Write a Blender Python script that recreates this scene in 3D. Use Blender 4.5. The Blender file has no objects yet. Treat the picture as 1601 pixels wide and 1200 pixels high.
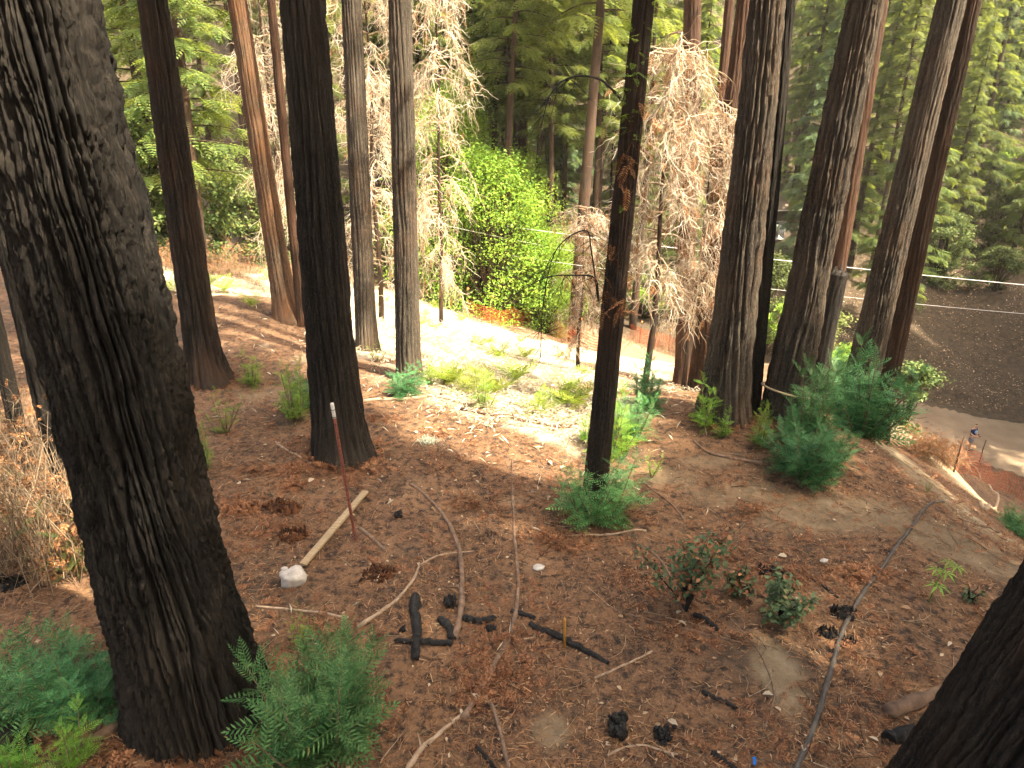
import bpy, math, random
import numpy as np
from mathutils import Vector, Matrix

random.seed(7)
R = np.random.default_rng(11)
SC = bpy.context.scene
COL = SC.collection

# ------------------------------------------------------------------ camera
FPX = 1100.0
PITCH, ROLL, CAMZ = math.radians(21.3), math.radians(1.2), 5.2
_f = np.array([0, math.cos(PITCH), -math.sin(PITCH)])
_r0 = np.array([1.0, 0, 0]); _u0 = np.array([0, math.sin(PITCH), math.cos(PITCH)])
_r = math.cos(ROLL) * _r0 + math.sin(ROLL) * _u0
_u = -math.sin(ROLL) * _r0 + math.cos(ROLL) * _u0
cam_d = bpy.data.cameras.new('camera'); cam = bpy.data.objects.new('camera', cam_d); COL.objects.link(cam)
cam.matrix_world = Matrix(((_r[0], _u[0], -_f[0], 0), (_r[1], _u[1], -_f[1], 0), (_r[2], _u[2], -_f[2], CAMZ), (0, 0, 0, 1)))
cam_d.sensor_width = 36; cam_d.lens = 36 * FPX / 1601; cam_d.clip_start = 0.05; cam_d.clip_end = 2000
SC.camera = cam
# ------------------------------------------------------------------ sky, sun, exposure
SUN_EL = math.radians(57)
_hd = np.array([0.87, -0.50]); _hd /= np.linalg.norm(_hd)
SUN = np.array([_hd[0] * math.cos(SUN_EL), _hd[1] * math.cos(SUN_EL), math.sin(SUN_EL)])
W = bpy.data.worlds.new('World'); SC.world = W; W.use_nodes = True
_nt = W.node_tree; _bg = _nt.nodes['Background']
_sky = _nt.nodes.new('ShaderNodeTexSky'); _sky.sky_type = 'NISHITA'; _sky.sun_disc = False
_sky.sun_elevation = SUN_EL; _sky.sun_rotation = math.atan2(SUN[0], SUN[1]); _sky.dust_density = 7.0; _sky.ozone_density = 0.2
_nt.links.new(_sky.outputs[0], _bg.inputs[0]); _bg.inputs[1].default_value = 0.15
sl = bpy.data.lights.new('sun', 'SUN'); sl.energy = 4.4; sl.angle = math.radians(0.9); sl.color = (1, 0.93, 0.80)
so = bpy.data.objects.new('sun', sl); COL.objects.link(so)
so.rotation_euler = Vector(SUN).to_track_quat('Z', 'Y').to_euler(); so.location = (20, -10, 40)
SC.view_settings.view_transform = 'Standard'; SC.view_settings.look = 'None'
SC.view_settings.gamma = 1.0; SC.view_settings.exposure = 2.45
SC.view_settings.use_white_balance = True; SC.view_settings.white_balance_temperature = 7300
SC.render.engine = 'CYCLES'
SC.cycles.use_denoising = True; SC.cycles.max_bounces = 5; SC.cycles.diffuse_bounces = 3; SC.cycles.use_adaptive_sampling = True; SC.cycles.adaptive_threshold = 0.03
SC.cycles.transmission_bounces = 4; SC.cycles.glossy_bounces = 2; SC.cycles.sample_clamp_indirect = 6.0

# ------------------------------------------------------------------ pixel <-> world helpers (photo pixels, 1601 x 1200)
CAM = np.array([0, 0, CAMZ])
def ray(px, py):
    return _f + (px - 800.5) / FPX * _r + (600 - py) / FPX * _u
def at(px, py, Y):
    d = ray(px, py); return CAM + d * (Y / d[1])
def depth(p):
    return float(np.dot(np.asarray(p) - CAM, _f))

# ------------------------------------------------------------------ terrain
_cp = []
for a in [(-4, 4, .05), (0, 4, 0), (3, 4, 0), (5, 4.5, 0), (0, 1, 0), (-3, 1, .1), (3, 1, 0), (-6, 8, .1), (-2, 8, 0), (2, 8, .02), (4.5, 8, 0),
          (-9, 7, .2), (-8, 13, .2), (-4, 13.5, .05), (-2, 14, 0), (.5, 12.2, 0), (2.5, 12.4, 0), (4.6, 12.2, 0), (6, 11, 0), (-6, 18, .3), (-11, 17, .5), (-16, 12, .8),
          (5.7, 8.6, 0), (6.2, 7.4, -.1), (6.6, 5, -.1), (8, 3, -.4), (0, -6, .3), (-8, -6, .8), (8, -6, -.6), (-30, -20, 3), (0, -30, 2), (30, -30, -6), (60, -60, -8), (-60, -60, 8),
          (-12, 3, .6), (-25, 5, 1.5), (14, 3, -5), (22, 5, -10), (14, -8, -4), (30, -8, -11), (40, 8, -14),
          (0, 70, -6), (-20, 70, -1), (-40, 60, 2), (20, 72, -7), (-10, 100, 12), (30, 105, 14), (-50, 100, 16), (70, 70, 4), (60, 40, -11), (90, 40, 6), (80, 110, 30),
          (0, 160, 45), (80, 180, 62), (-80, 160, 50), (160, 60, 45), (-120, 60, 25), (0, 300, 95), (150, 260, 100), (-160, 260, 100), (250, 80, 80), (-250, 40, 50), (0, -200, 20), (200, -120, 20), (-200, -150, 30)]:
    _cp.append(a)
for (px, py, Y) in [(850, 600, 16.5), (760, 600, 16), (800, 550, 25), (700, 500, 34), (900, 570, 26), (950, 590, 24), (735, 478, 48), (850, 515, 43), (1000, 572, 40), (1000, 542, 45), (1100, 592, 41), (1100, 560, 46),
                    (620, 520, 19), (560, 500, 24), (330, 440, 25), (230, 380, 36), (0, 400, 22), (450, 490, 17.5), (450, 440, 30), (600, 440, 44),
                    (1450, 740, 12.5), (1420, 712, 14), (1500, 790, 11.5), (1560, 840, 10), (1601, 850, 10), (1460, 705, 24), (1490, 735, 32), (1560, 800, 23), (1601, 795, 29), (1515, 705, 38), (1601, 730, 37),
                    (1440, 612, 47), (1600, 655, 43), (1520, 660, 43), (1300, 560, 33), (1210, 590, 36), (1220, 540, 46), (1340, 600, 47), (1440, 560, 50), (1601, 620, 47), (1601, 300, 76), (1450, 300, 74), (1601, 20, 102), (1400, 150, 90), (1215, 380, 64)]:
    _cp.append(tuple(at(px, py, Y)))
_cp = np.array(_cp); _C2 = 1.2
def _phi(r2): return np.sqrt(r2 + _C2)
_n = len(_cp); _A = np.zeros((_n + 3, _n + 3))
_d2 = ((_cp[:, None, :2] - _cp[None, :, :2]) ** 2).sum(-1)
_A[:_n, :_n] = _phi(_d2) - np.eye(_n) * 0.15
_A[:_n, _n] = 1; _A[:_n, _n + 1:] = _cp[:, :2]; _A[_n, :_n] = 1; _A[_n + 1:, :_n] = _cp[:, :2].T
_w = np.linalg.solve(_A, np.r_[_cp[:, 2], 0, 0, 0])

_TAB = np.random.default_rng(3).random((256, 256))
def vn(u, v, pu=256, seed=0):
    iu = np.floor(u).astype(int); iv = np.floor(v).astype(int)
    fu = u - iu; fv = v - iv; fu = fu * fu * (3 - 2 * fu); fv = fv * fv * (3 - 2 * fv)
    a = (iu % pu + seed * 37) % 256; b = ((iu + 1) % pu + seed * 37) % 256; c = (iv + seed * 91) % 256; d = (iv + 1 + seed * 91) % 256
    return (_TAB[a, c] * (1 - fu) + _TAB[b, c] * fu) * (1 - fv) + (_TAB[a, d] * (1 - fu) + _TAB[b, d] * fu) * fv
def fbm(u, v, o=4, seed=0):
    s = 0; t = 0; a = 1.0
    for k in range(o): s = s + a * vn(u * 2 ** k, v * 2 ** k, seed=seed + k); t += a; a *= .5
    return s / t - .5

def base_h(x, y):
    x = np.asarray(x, float); y = np.asarray(y, float); out = np.full(x.shape, _w[_n])
    out = out + _w[_n + 1] * x + _w[_n + 2] * y
    for i in range(_n): out = out + _w[i] * np.sqrt((x - _cp[i, 0]) ** 2 + (y - _cp[i, 1]) ** 2 + _C2)
    return out
# road: centre line and half width
def _rp(px, py, Y): return at(px, py, Y)[:2]
ROAD = np.array([_rp(640, 462, 62), _rp(735, 474, 52), _rp(850, 505, 47), _rp(950, 540, 44), _rp(1050, 568, 43), _rp(1180, 588, 42), _rp(1330, 610, 42), _rp(1450, 640, 42), _rp(1540, 672, 40.5), _rp(1640, 715, 39), _rp(1760, 770, 37)])
def smooth_line(P, n=12):
    P = np.asarray(P, float); out = []
    Q = np.vstack([2 * P[0] - P[1], P, 2 * P[-1] - P[-2]])
    for i in range(1, len(Q) - 2):
        for t in np.linspace(0, 1, n, endpoint=False):
            a, b, c, d = Q[i - 1], Q[i], Q[i + 1], Q[i + 2]
            out.append(.5 * ((2 * b) + (c - a) * t + (2 * a - 5 * b + 4 * c - d) * t * t + (3 * b - a - 3 * c + d) * t ** 3))
    out.append(P[-1]); return np.array(out)
RL = smooth_line(ROAD, 10)
RH = base_h(RL[:, 0], RL[:, 1]); 
for _ in range(12): RH[1:-1] = (RH[:-2] + RH[1:-1] * 2 + RH[2:]) / 4
def road_width(i): return 2.1 + 2.9 * min(1, max(0, (i / len(RL) - .45) / .4))
RWID = np.array([road_width(i) for i in range(len(RL))])
def road_info(x, y):
    best = np.full(x.shape, 1e9); h = np.zeros(x.shape); w = np.ones(x.shape)
    for i in range(len(RL)):
        d = (x - RL[i, 0]) ** 2 + (y - RL[i, 1]) ** 2; m = d < best
        best = np.where(m, d, best); h = np.where(m, RH[i], h); w = np.where(m, RWID[i], w)
    return np.sqrt(best), h, w
def height(x, y):
    x = np.asarray(x, float); y = np.asarray(y, float)
    z = base_h(x, y); r = np.hypot(x, y)
    z = z + fbm(x * .55 + 50, y * .55 + 50, 3, 5) * .16 * np.clip(r / 8, .5, 2.5) + fbm(x * 3 + 20, y * 3 + 70, 4, 9) * .075
    far = np.clip((r - 45) / 40, 0, 1); z = z + far * fbm(x * .09 + 9, y * .09 + 9, 4, 2) * 5 + np.clip((r - 40) / 10, 0, 1) * np.abs(fbm(x * .22 + 3, y * .07 + 5, 3, 6)) * 2.2
    m = (y > 25) & (y < 75) & (x > -14) & (x < 60)
    if m.any():
        d, h, w = road_info(x[m], y[m]); t = np.clip((d - w) / 2.2, 0, 1); t = t * t * (3 - 2 * t)
        z = z.copy(); z[m] = z[m] * t + (h - .02) * (1 - t)
    return z
def hz(x, y): return float(height(np.array([x]), np.array([y]))[0])
_YS = np.concatenate([np.geomspace(1.2, 60, 700), np.linspace(60.5, 220, 240)])
def gp(px, py, lift=0.0):
    d = ray(px, py); P = CAM[None] + d[None] * (_YS / d[1])[:, None]
    g = height(P[:, 0], P[:, 1]); b = np.nonzero(P[:, 2] < g)[0]
    i = int(b[0]) if len(b) else len(_YS) - 1
    if i > 0:
        a0 = P[i - 1, 2] - g[i - 1]; a1 = g[i] - P[i, 2]; t = a0 / max(a0 + a1, 1e-9); Y = _YS[i - 1] + (_YS[i] - _YS[i - 1]) * t
    else: Y = _YS[0]
    q = CAM + d * (Y / d[1]); q[2] = hz(q[0], q[1]) + lift
    return q

# ------------------------------------------------------------------ mesh helpers
def raw(name, V, Q=None, T=None, smooth=False, mats=()):
    me = bpy.data.meshes.new(name); V = np.ascontiguousarray(V, np.float32)
    Q = np.zeros((0, 4), int) if Q is None or len(Q) == 0 else np.asarray(Q); T = np.zeros((0, 3), int) if T is None or len(T) == 0 else np.asarray(T)
    me.vertices.add(len(V)); me.vertices.foreach_set('co', V.ravel())
    L = np.concatenate([Q.ravel(), T.ravel()]).astype(np.int32); me.loops.add(len(L)); me.loops.foreach_set('vertex_index', L)
    nq, nt = len(Q), len(T); me.polygons.add(nq + nt)
    st = np.concatenate([np.arange(nq) * 4, nq * 4 + np.arange(nt) * 3]).astype(np.int32)
    me.polygons.foreach_set('loop_start', st)
    if smooth: me.polygons.foreach_set('use_smooth', np.ones(nq + nt, bool))
    me.update(calc_edges=True); me.validate()
    for m in mats: me.materials.append(m)
    return me
class MB:
    def __init__(s): s.v = []; s.q = []; s.t = []; s.n = 0
    def add(s, V, Q=None, T=None):
        V = np.asarray(V, float)
        if Q is not None and len(Q): s.q.append(np.asarray(Q) + s.n)
        if T is not None and len(T): s.t.append(np.asarray(T) + s.n)
        s.v.append(V); s.n += len(V); return s
    def tube(s, P, r, k=6, cap=True):
        P = np.asarray(P, float); n = len(P); r = np.broadcast_to(np.asarray(r, float), (n,))
        T = np.gradient(P, axis=0); T /= np.linalg.norm(T, axis=1, keepdims=True) + 1e-9
        ref = np.array([0, 0, 1.0]) if abs(T[:, 2]).mean() < .8 else np.array([1.0, 0, 0])
        A = np.cross(T, ref); A /= np.linalg.norm(A, axis=1, keepdims=True) + 1e-9; B = np.cross(T, A)
        th = np.arange(k) / k * 2 * math.pi
        V = P[:, None] + r[:, None, None] * (np.cos(th)[None, :, None] * A[:, None] + np.sin(th)[None, :, None] * B[:, None])
        V = V.reshape(-1, 3); Q = []
        i = np.arange(n - 1)[:, None] * k; j = np.arange(k)[None]; j2 = (j + 1) % k
        Q = np.stack([i + j, i + j2, i + k + j2, i + k + j], -1).reshape(-1, 4); Tt = []
        if cap:
            V = np.vstack([V, P[0], P[-1]]); c0 = n * k; jj = np.arange(k); j3 = (jj + 1) % k
            Tt = np.vstack([np.stack([np.full(k, c0), j3, jj], 1), np.stack([np.full(k, c0 + 1), (n - 1) * k + jj, (n - 1) * k + j3], 1)])
        return s.add(V, Q, Tt)
    def box(s, c, size, M=None):
        h = np.array(size) / 2; V = np.array([(x, y, z) for x in (-1, 1) for y in (-1, 1) for z in (-1, 1)]) * h
        if M is not None: V = V @ np.asarray(M).T
        return s.add(V + np.asarray(c), [(0, 1, 3, 2), (4, 6, 7, 5), (0, 4, 5, 1), (2, 3, 7, 6), (0, 2, 6, 4), (1, 5, 7, 3)])
    def mesh(s, name, mats=(), smooth=False):
        V = np.vstack(s.v) if s.v else np.zeros((0, 3))
        return raw(name, V, np.vstack(s.q) if s.q else None, np.vstack(s.t) if s.t else None, smooth, mats)
def link(name, data, parent=None, loc=None, label=None, cat=None, group=None, kind=None):
    o = bpy.data.objects.new(name, data); COL.objects.link(o)
    if parent is not None: o.parent = parent
    if loc is not None: o.location = loc
    if parent is not None and name in ('branches', 'stems', 'twigs', 'bleached_twigs', 'dead_foliage', 'dry_leaves', 'green_sprays', 'brown_sprays', 'foliage', 'splinter_crown'): kind = kind or 'stuff'
    tag(o, label, cat, group, kind); return o
def tag(o, label=None, cat=None, group=None, kind=None):
    if label: o['label'] = label
    if cat: o['category'] = cat
    if group: o['group'] = group
    if kind: o['kind'] = kind
def empty(name, loc, label, cat, group=None):
    return link(name, None, None, loc, label, cat, group)
def clone(o, loc, rz=0.0, scale=1.0, label=None):
    c = o.copy(); COL.objects.link(c); c.location = loc; c.rotation_euler = (0, 0, rz); c.scale = (scale,) * 3 if np.isscalar(scale) else scale
    if label: c['label'] = label
    for ch in list(o.children):
        d = ch.copy(); COL.objects.link(d); d.parent = c
    return c
def rotm(yaw, pitch, roll):
    """arrays -> (n,3,3); template x = along, z = up; yaw about z, pitch lifts x, roll about x"""
    cy, sy, cp, sp, cr, sr = np.cos(yaw), np.sin(yaw), np.cos(pitch), np.sin(pitch), np.cos(roll), np.sin(roll)
    z = np.zeros_like(cy); o = np.ones_like(cy)
    Rz = np.array([[cy, -sy, z], [sy, cy, z], [z, z, o]]).transpose(2, 0, 1)
    Ry = np.array([[cp, z, -sp], [z, o, z], [sp, z, cp]]).transpose(2, 0, 1)
    Rx = np.array([[o, z, z], [z, cr, -sr], [z, sr, cr]]).transpose(2, 0, 1)
    return Rz @ Ry @ Rx
def scatter(mb, tpl, pos, M, scale):
    V, Q, T = tpl; n = len(pos)
    if n == 0: return
    sc = np.asarray(scale, float); sc = sc[:, None, None] if sc.ndim == 1 else sc[:, None, :]
    P = np.einsum('nij,nkj->nki', M, V[None] * sc) + pos[:, None]
    off = (np.arange(n) * len(V))[:, None, None]
    mb.add(P.reshape(-1, 3), (off + Q[None]).reshape(-1, 4) if Q is not None else None, (off + T[None]).reshape(-1, 3) if T is not None else None)

# ------------------------------------------------------------------ materials
def rgb(h):
    h = h.lstrip('#'); c = [int(h[i:i + 2], 16) / 255 for i in (0, 2, 4)]
    return tuple(x / 12.92 if x < .04045 else ((x + .055) / 1.055) ** 2.4 for x in c) + (1,)
class NT:
    def __init__(s, name):
        s.m = bpy.data.materials.new(name); s.m.use_nodes = True; s.t = s.m.node_tree; s.b = s.t.nodes['Principled BSDF']; s.out = s.t.nodes['Material Output']
        s.b.inputs['Specular IOR Level'].default_value = .25
    def n(s, t, **k):
        x = s.t.nodes.new(t)
        for a, b in k.items(): setattr(x, a, b)
        return x
    def l(s, a, b): s.t.links.new(a, b)
    def coord(s, kind='Object', scale=(1, 1, 1), rot=(0, 0, 0)):
        tc = s.n('ShaderNodeTexCoord'); mp = s.n('ShaderNodeMapping'); s.l(tc.outputs[kind], mp.inputs[0]); mp.inputs['Scale'].default_value = scale; mp.inputs['Rotation'].default_value = rot
        return mp.outputs[0]
    def noise(s, vec, scale, detail=5, rough=.6, dist=0):
        x = s.n('ShaderNodeTexNoise'); s.l(vec, x.inputs['Vector']); x.inputs['Scale'].default_value = scale; x.inputs['Detail'].default_value = detail; x.inputs['Roughness'].default_value = rough; x.inputs['Distortion'].default_value = dist
        return x.outputs['Fac']
    def ramp(s, fac, stops):
        x = s.n('ShaderNodeValToRGB'); s.l(fac, x.inputs[0]); e = x.color_ramp.elements
        while len(e) < len(stops): e.new(.5)
        for el, (p, c) in zip(e, stops): el.position = p; el.color = c if len(c) == 4 else tuple(c) + (1,)
        return x.outputs[0]
    def mix(s, fac, a, b, mode='MIX'):
        x = s.n('ShaderNodeMix', data_type='RGBA', blend_type=mode)
        if isinstance(fac, float): x.inputs[0].default_value = fac
        else: s.l(fac, x.inputs[0])
        for v, i in ((a, 6), (b, 7)):
            if isinstance(v, tuple): x.inputs[i].default_value = v
            else: s.l(v, x.inputs[i])
        return x.outputs[2]
    def math(s, op, a, b=None):
        x = s.n('ShaderNodeMath', operation=op)
        for v, i in ((a, 0), (b, 1)):
            if v is None: continue
            if isinstance(v, (int, float)): x.inputs[i].default_value = v
            else: s.l(v, x.inputs[i])
        return x.outputs[0]
    def bump(s, h, strength, dist):
        x = s.n('ShaderNodeBump'); x.inputs['Strength'].default_value = strength; x.inputs['Distance'].default_value = dist; s.l(h, x.inputs['Height']); s.l(x.outputs[0], s.b.inputs['Normal'])
    def done(s, col, rough=.85):
        if isinstance(col, tuple): s.b.inputs['Base Color'].default_value = col
        else: s.l(col, s.b.inputs['Base Color'])
        s.b.inputs['Roughness'].default_value = rough; return s.m
def bark(name, dark, mid, light, red=None, redamt=.5, rough=.85):
    t = NT(name); v = t.coord('Object', (1, 1, .14)); v2 = t.coord('Object', (1, 1, .35)); v3 = t.coord('Object', (1, 1, .5))
    a = t.noise(v, 16, 8, .75, .5); c = t.ramp(a, [(.34, dark), (.50, mid), (.68, light)])
    fib = t.noise(v, 85, 4, .7); c = t.mix(t.ramp(fib, [(.44, (0, 0, 0)), (.56, (.9, .9, .9))]), c, dark)
    b = t.noise(v2, 1.1, 3, .5); c = t.mix(t.ramp(b, [(.42, (0, 0, 0)), (.7, (.6, .6, .6))]), c, light)
    if red: c = t.mix(t.ramp(t.noise(v3, 1.7, 6, .7), [(.5 - redamt * .3, (0, 0, 0)), (.72 - redamt * .2, (.85, .85, .85))]), c, t.mix(fib, red, mid))
    flk = t.noise(t.coord('Object', (1, 1, .5)), 48, 5, .8); c = t.mix(t.ramp(flk, [(.54, (0, 0, 0)), (.62, (.75, .75, .75))]), c, light)
    h = t.math('ADD', t.noise(v, 30, 7, .75, .3), t.math('MULTIPLY', t.noise(v3, 70, 5, .8), .7))
    t.bump(h, 1.0, .035); t.b.inputs['Specular IOR Level'].default_value = .3
    return t.done(c, rough)
def leafmat(name, c1, c2, c3, trans=.35, rough=.55, hue=.0):
    t = NT(name); g = t.n('ShaderNodeNewGeometry'); oi = t.n('ShaderNodeObjectInfo')
    c = t.ramp(g.outputs['Random Per Island'], [(0, c1), (.5, c2), (.93, c3), (1, C(.22, .17, .05))])
    cl = t.noise(t.coord('Object'), 1.3, 2, .5); c = t.mix(t.ramp(cl, [(.35, (0, 0, 0)), (.7, (.6, .6, .6))]), c, c3)
    hs = t.n('ShaderNodeHueSaturation'); t.l(c, hs.inputs['Color']); mr = t.n('ShaderNodeMapRange'); t.l(oi.outputs['Random'], mr.inputs[0]); mr.inputs[3].default_value = .75; mr.inputs[4].default_value = 1.25; t.l(mr.outputs[0], hs.inputs['Value']); mh = t.n('ShaderNodeMapRange'); t.l(t.math('FRACT', t.math('MULTIPLY', oi.outputs['Random'], 7.31)), mh.inputs[0]); mh.inputs[3].default_value = .475; mh.inputs[4].default_value = .515; t.l(mh.outputs[0], hs.inputs['Hue'])
    c = hs.outputs[0]
    t.done(c, rough); tr = t.n('ShaderNodeBsdfTranslucent'); t.l(t.mix(.45, c, (.55, .62, .08, 1), 'MIX') if trans > .3 else c, tr.inputs[0])
    ms = t.n('ShaderNodeMixShader'); ms.inputs[0].default_value = trans; t.l(t.b.outputs[0], ms.inputs[1]); t.l(tr.outputs[0], ms.inputs[2]); t.l(ms.outputs[0], t.out.inputs[0])
    return t.m
def simple(name, c1, c2, scale=6, rough=.8, bump=.3, stretch=(1, 1, 1), metal=0):
    t = NT(name); v = t.coord('Object', stretch); a = t.noise(v, scale, 5, .65); t.bump(t.noise(v, scale * 3, 5, .7), bump, .02)
    t.b.inputs['Metallic'].default_value = metal
    return t.done(t.ramp(a, [(.32, c1), (.68, c2)]), rough)
def island(name, stops, rough=.85, trans=0.0):
    t = NT(name); g = t.n('ShaderNodeNewGeometry'); c = t.ramp(g.outputs['Random Per Island'], stops); t.done(c, rough)
    if trans:
        tr = t.n('ShaderNodeBsdfTranslucent'); t.l(c, tr.inputs[0]); ms = t.n('ShaderNodeMixShader'); ms.inputs[0].default_value = trans
        t.l(t.b.outputs[0], ms.inputs[1]); t.l(tr.outputs[0], ms.inputs[2]); t.l(ms.outputs[0], t.out.inputs[0])
    return t.m
C = lambda *a: tuple(a) + (1,)
M = {}
M['char'] = bark('charred_bark', C(.003, .0026, .002), C(.013, .010, .007), C(.058, .045, .032))
M['charred'] = bark('charred_red_bark', C(.005, .004, .003), C(.021, .015, .010), C(.066, .049, .034), C(.11, .05, .024), .15)
M['grey'] = bark('grey_bark', C(.018, .014, .010), C(.080, .063, .046), C(.19, .155, .115), C(.15, .07, .03), .10)
M['orange'] = bark('orange_bark', C(.03, .019, .012), C(.12, .075, .044), C(.22, .155, .10), C(.28, .10, .03), .4)
M['redbark'] = bark('red_bark', C(.013, .008, .005), C(.052, .027, .015), C(.105, .058, .034), C(.12, .045, .018), .4)
M['bgbark'] = bark('distant_bark', C(.010, .007, .005), C(.036, .024, .016), C(.085, .056, .036), C(.11, .05, .022), .35)
M['wood'] = simple('weathered_board_wood', C(.24, .17, .095), C(.40, .30, .18), 9, .75, .3, (1, 8, 8))
M['stick'] = simple('dry_stick_wood', C(.10, .062, .04), C(.23, .15, .10), 12, .85, .5)
M['stickpale'] = simple('bleached_stick_wood', C(.22, .15, .095), C(.42, .31, .21), 12, .85, .4)
M['log'] = simple('brown_log_wood', C(.07, .042, .028), C(.20, .125, .08), 7, .85, .6)
M['coal'] = simple('charcoal', C(.004, .004, .004), C(.024, .022, .020), 22, .55, 1.0)
M['rot'] = simple('rotten_wood', C(.012, .008, .006), C(.15, .058, .022), 7, .9, 1.0)
M['rock'] = simple('pale_rock', C(.30, .27, .23), C(.55, .51, .45), 5, .85, .6)
M['hose'] = simple('grey_hose', C(.035, .030, .025), C(.095, .080, .064), 6, .65, .3)
M['palehose'] = simple('tan_pole', C(.22, .16, .10), C(.36, .27, .17), 5, .7, .3)
M['steel'] = simple('rusty_post', C(.035, .018, .012), C(.10, .05, .03), 15, .7, .4)
M['stakered'] = simple('faded_red_paint', C(.10, .028, .018), C(.26, .085, .06), 30, .7, .3)
M['white'] = simple('worn_white_paint', C(.38, .35, .31), C(.75, .72, .66), 30, .6, .2)
M['yellow'] = simple('yellow_stake_wood', C(.34, .16, .03), C(.52, .28, .06), 20, .6, .2)
M['orangecap'] = simple('orange_cap', C(.6, .16, .05), C(.8, .25, .09), 20, .5, .1)
M['net'] = island('orange_netting', [(0, C(.34, .075, .028)), (1, C(.50, .115, .045))], .6, .2)
M['cable'] = simple('pale_cable', C(.45, .44, .42), C(.65, .64, .6), 8, .5, .05)
M['rope'] = simple('tan_rope', C(.35, .27, .16), C(.5, .4, .26), 30, .8, .5)
M['blue'] = simple('blue_ribbon', C(.02, .16, .6), C(.03, .25, .8), 8, .4, .1)
M['pink'] = simple('pink_ribbon', C(.35, .05, .07), C(.5, .1, .12), 8, .6, .1)
M['sprout'] = leafmat('redwood_sprout_green', C(.018, .085, .028), C(.050, .18, .060), C(.12, .30, .10), .25)
M['sproutlite'] = leafmat('young_sprout_green', C(.045, .14, .016), C(.10, .25, .03), C(.19, .36, .055), .35)
M['conifer'] = leafmat('conifer_needles', C(.026, .056, .016), C(.062, .112, .030), C(.15, .19, .055), .42)
M['blueconifer'] = leafmat('bluish_conifer_needles', C(.030, .075, .042), C(.06, .125, .066), C(.11, .18, .085), .35)
M['canopy'] = leafmat('canopy_needles', C(.015, .04, .012), C(.03, .075, .02), C(.05, .11, .03), .15)
M['broad'] = leafmat('maple_leaves', C(.045, .13, .014), C(.115, .25, .026), C(.24, .39, .06), .45)
M['olive'] = leafmat('shrub_leaves', C(.035, .07, .016), C(.075, .12, .03), C(.14, .17, .05), .3)
M['tanoak'] = leafmat('tanoak_leaves', C(.03, .065, .025), C(.06, .11, .045), C(.12, .17, .08), .25)
M['fern'] = leafmat('fern_fronds', C(.06, .15, .015), C(.13, .23, .025), C(.26, .30, .06), .35)
M['drygrass'] = island('dry_straw', [(0, C(.42, .34, .21)), (.5, C(.60, .53, .39)), (1, C(.78, .73, .60))], .8, .25)
M['deadpale'] = island('bleached_dead_twigs', [(0, C(.22, .14, .08)), (.3, C(.44, .34, .22)), (.7, C(.62, .54, .41)), (1, C(.75, .69, .58))], .8)
M['deadleaf'] = island('dead_red_foliage', [(0, C(.11, .042, .018)), (.5, C(.22, .095, .036)), (1, C(.38, .20, .09))], .85, .25)
M['dryleaf'] = island('dry_leaf', [(0, C(.18, .10, .05)), (.5, C(.33, .22, .12)), (1, C(.5, .39, .26))], .7, .15)
M['litter'] = island('needle_litter', [(0, C(.03, .018, .011)), (.2, C(.10, .046, .021)), (.5, C(.23, .105, .046)), (.85, C(.34, .18, .085)), (1, C(.42, .28, .16))], .9)
M['twig'] = island('floor_twigs', [(0, C(.06, .035, .02)), (.5, C(.17, .11, .065)), (1, C(.36, .26, .17))], .85)
M['brush'] = island('brush_twigs', [(0, C(.10, .062, .035)), (.5, C(.23, .16, .098)), (1, C(.42, .32, .21))], .85)
M['redlitter'] = island('red_litter', [(0, C(.095, .038, .018)), (.5, C(.185, .078, .036)), (1, C(.29, .145, .07))], .9)

# ground: zone colours for straw clearing, bare soil plus painted sunlit patches, leaf strewn slope, charcoal ground
def ground_mat():
    t = NT('forest_floor'); v = t.coord('Object'); at_ = t.n('ShaderNodeAttribute', attribute_name='zone'); sep = t.n('ShaderNodeSeparateColor'); t.l(at_.outputs['Color'], sep.inputs[0])
    n1 = t.noise(v, 1.1, 6, .65, .4); n2 = t.noise(v, 9, 6, .7); n3 = t.noise(v, 45, 4, .75)
    c = t.ramp(n1, [(.30, C(.036, .025, .018)), (.43, C(.11, .064, .037)), (.58, C(.205, .116, .062)), (.76, C(.32, .20, .115))])
    c = t.mix(t.ramp(n3, [(.42, (0, 0, 0)), (.6, (.75, .75, .75))]), c, C(.27, .145, .075)); c = t.mix(t.ramp(n2, [(.47, (0, 0, 0)), (.62, (.9, .9, .9))]), c, C(.026, .020, .016))
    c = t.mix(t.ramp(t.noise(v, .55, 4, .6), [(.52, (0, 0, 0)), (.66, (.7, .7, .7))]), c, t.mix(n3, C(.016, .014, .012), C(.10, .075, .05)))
    straw = t.ramp(t.noise(v, 3, 6, .75), [(.3, C(.30, .24, .13)), (.5, C(.50, .43, .29)), (.7, C(.66, .60, .48))])
    soil = t.ramp(t.noise(v, 2.2, 6, .7), [(.3, C(.17, .12, .068)), (.55, C(.30, .225, .135)), (.75, C(.42, .335, .225))])  # bare soil tone, also painted on as sunlit tan patches
    hill = t.ramp(t.noise(v, 2.6, 7, .8), [(.32, C(.020, .014, .009)), (.50, C(.058, .041, .025)), (.68, C(.11, .078, .048)), (.85, C(.18, .135, .09))])
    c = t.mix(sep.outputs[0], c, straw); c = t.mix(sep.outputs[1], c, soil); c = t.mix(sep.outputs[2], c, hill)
    h = t.math('ADD', n3, t.math('MULTIPLY', n2, 1.2)); t.bump(h, .8, .04)
    return t.done(c, .95)
M['ground'] = ground_mat()
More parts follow.
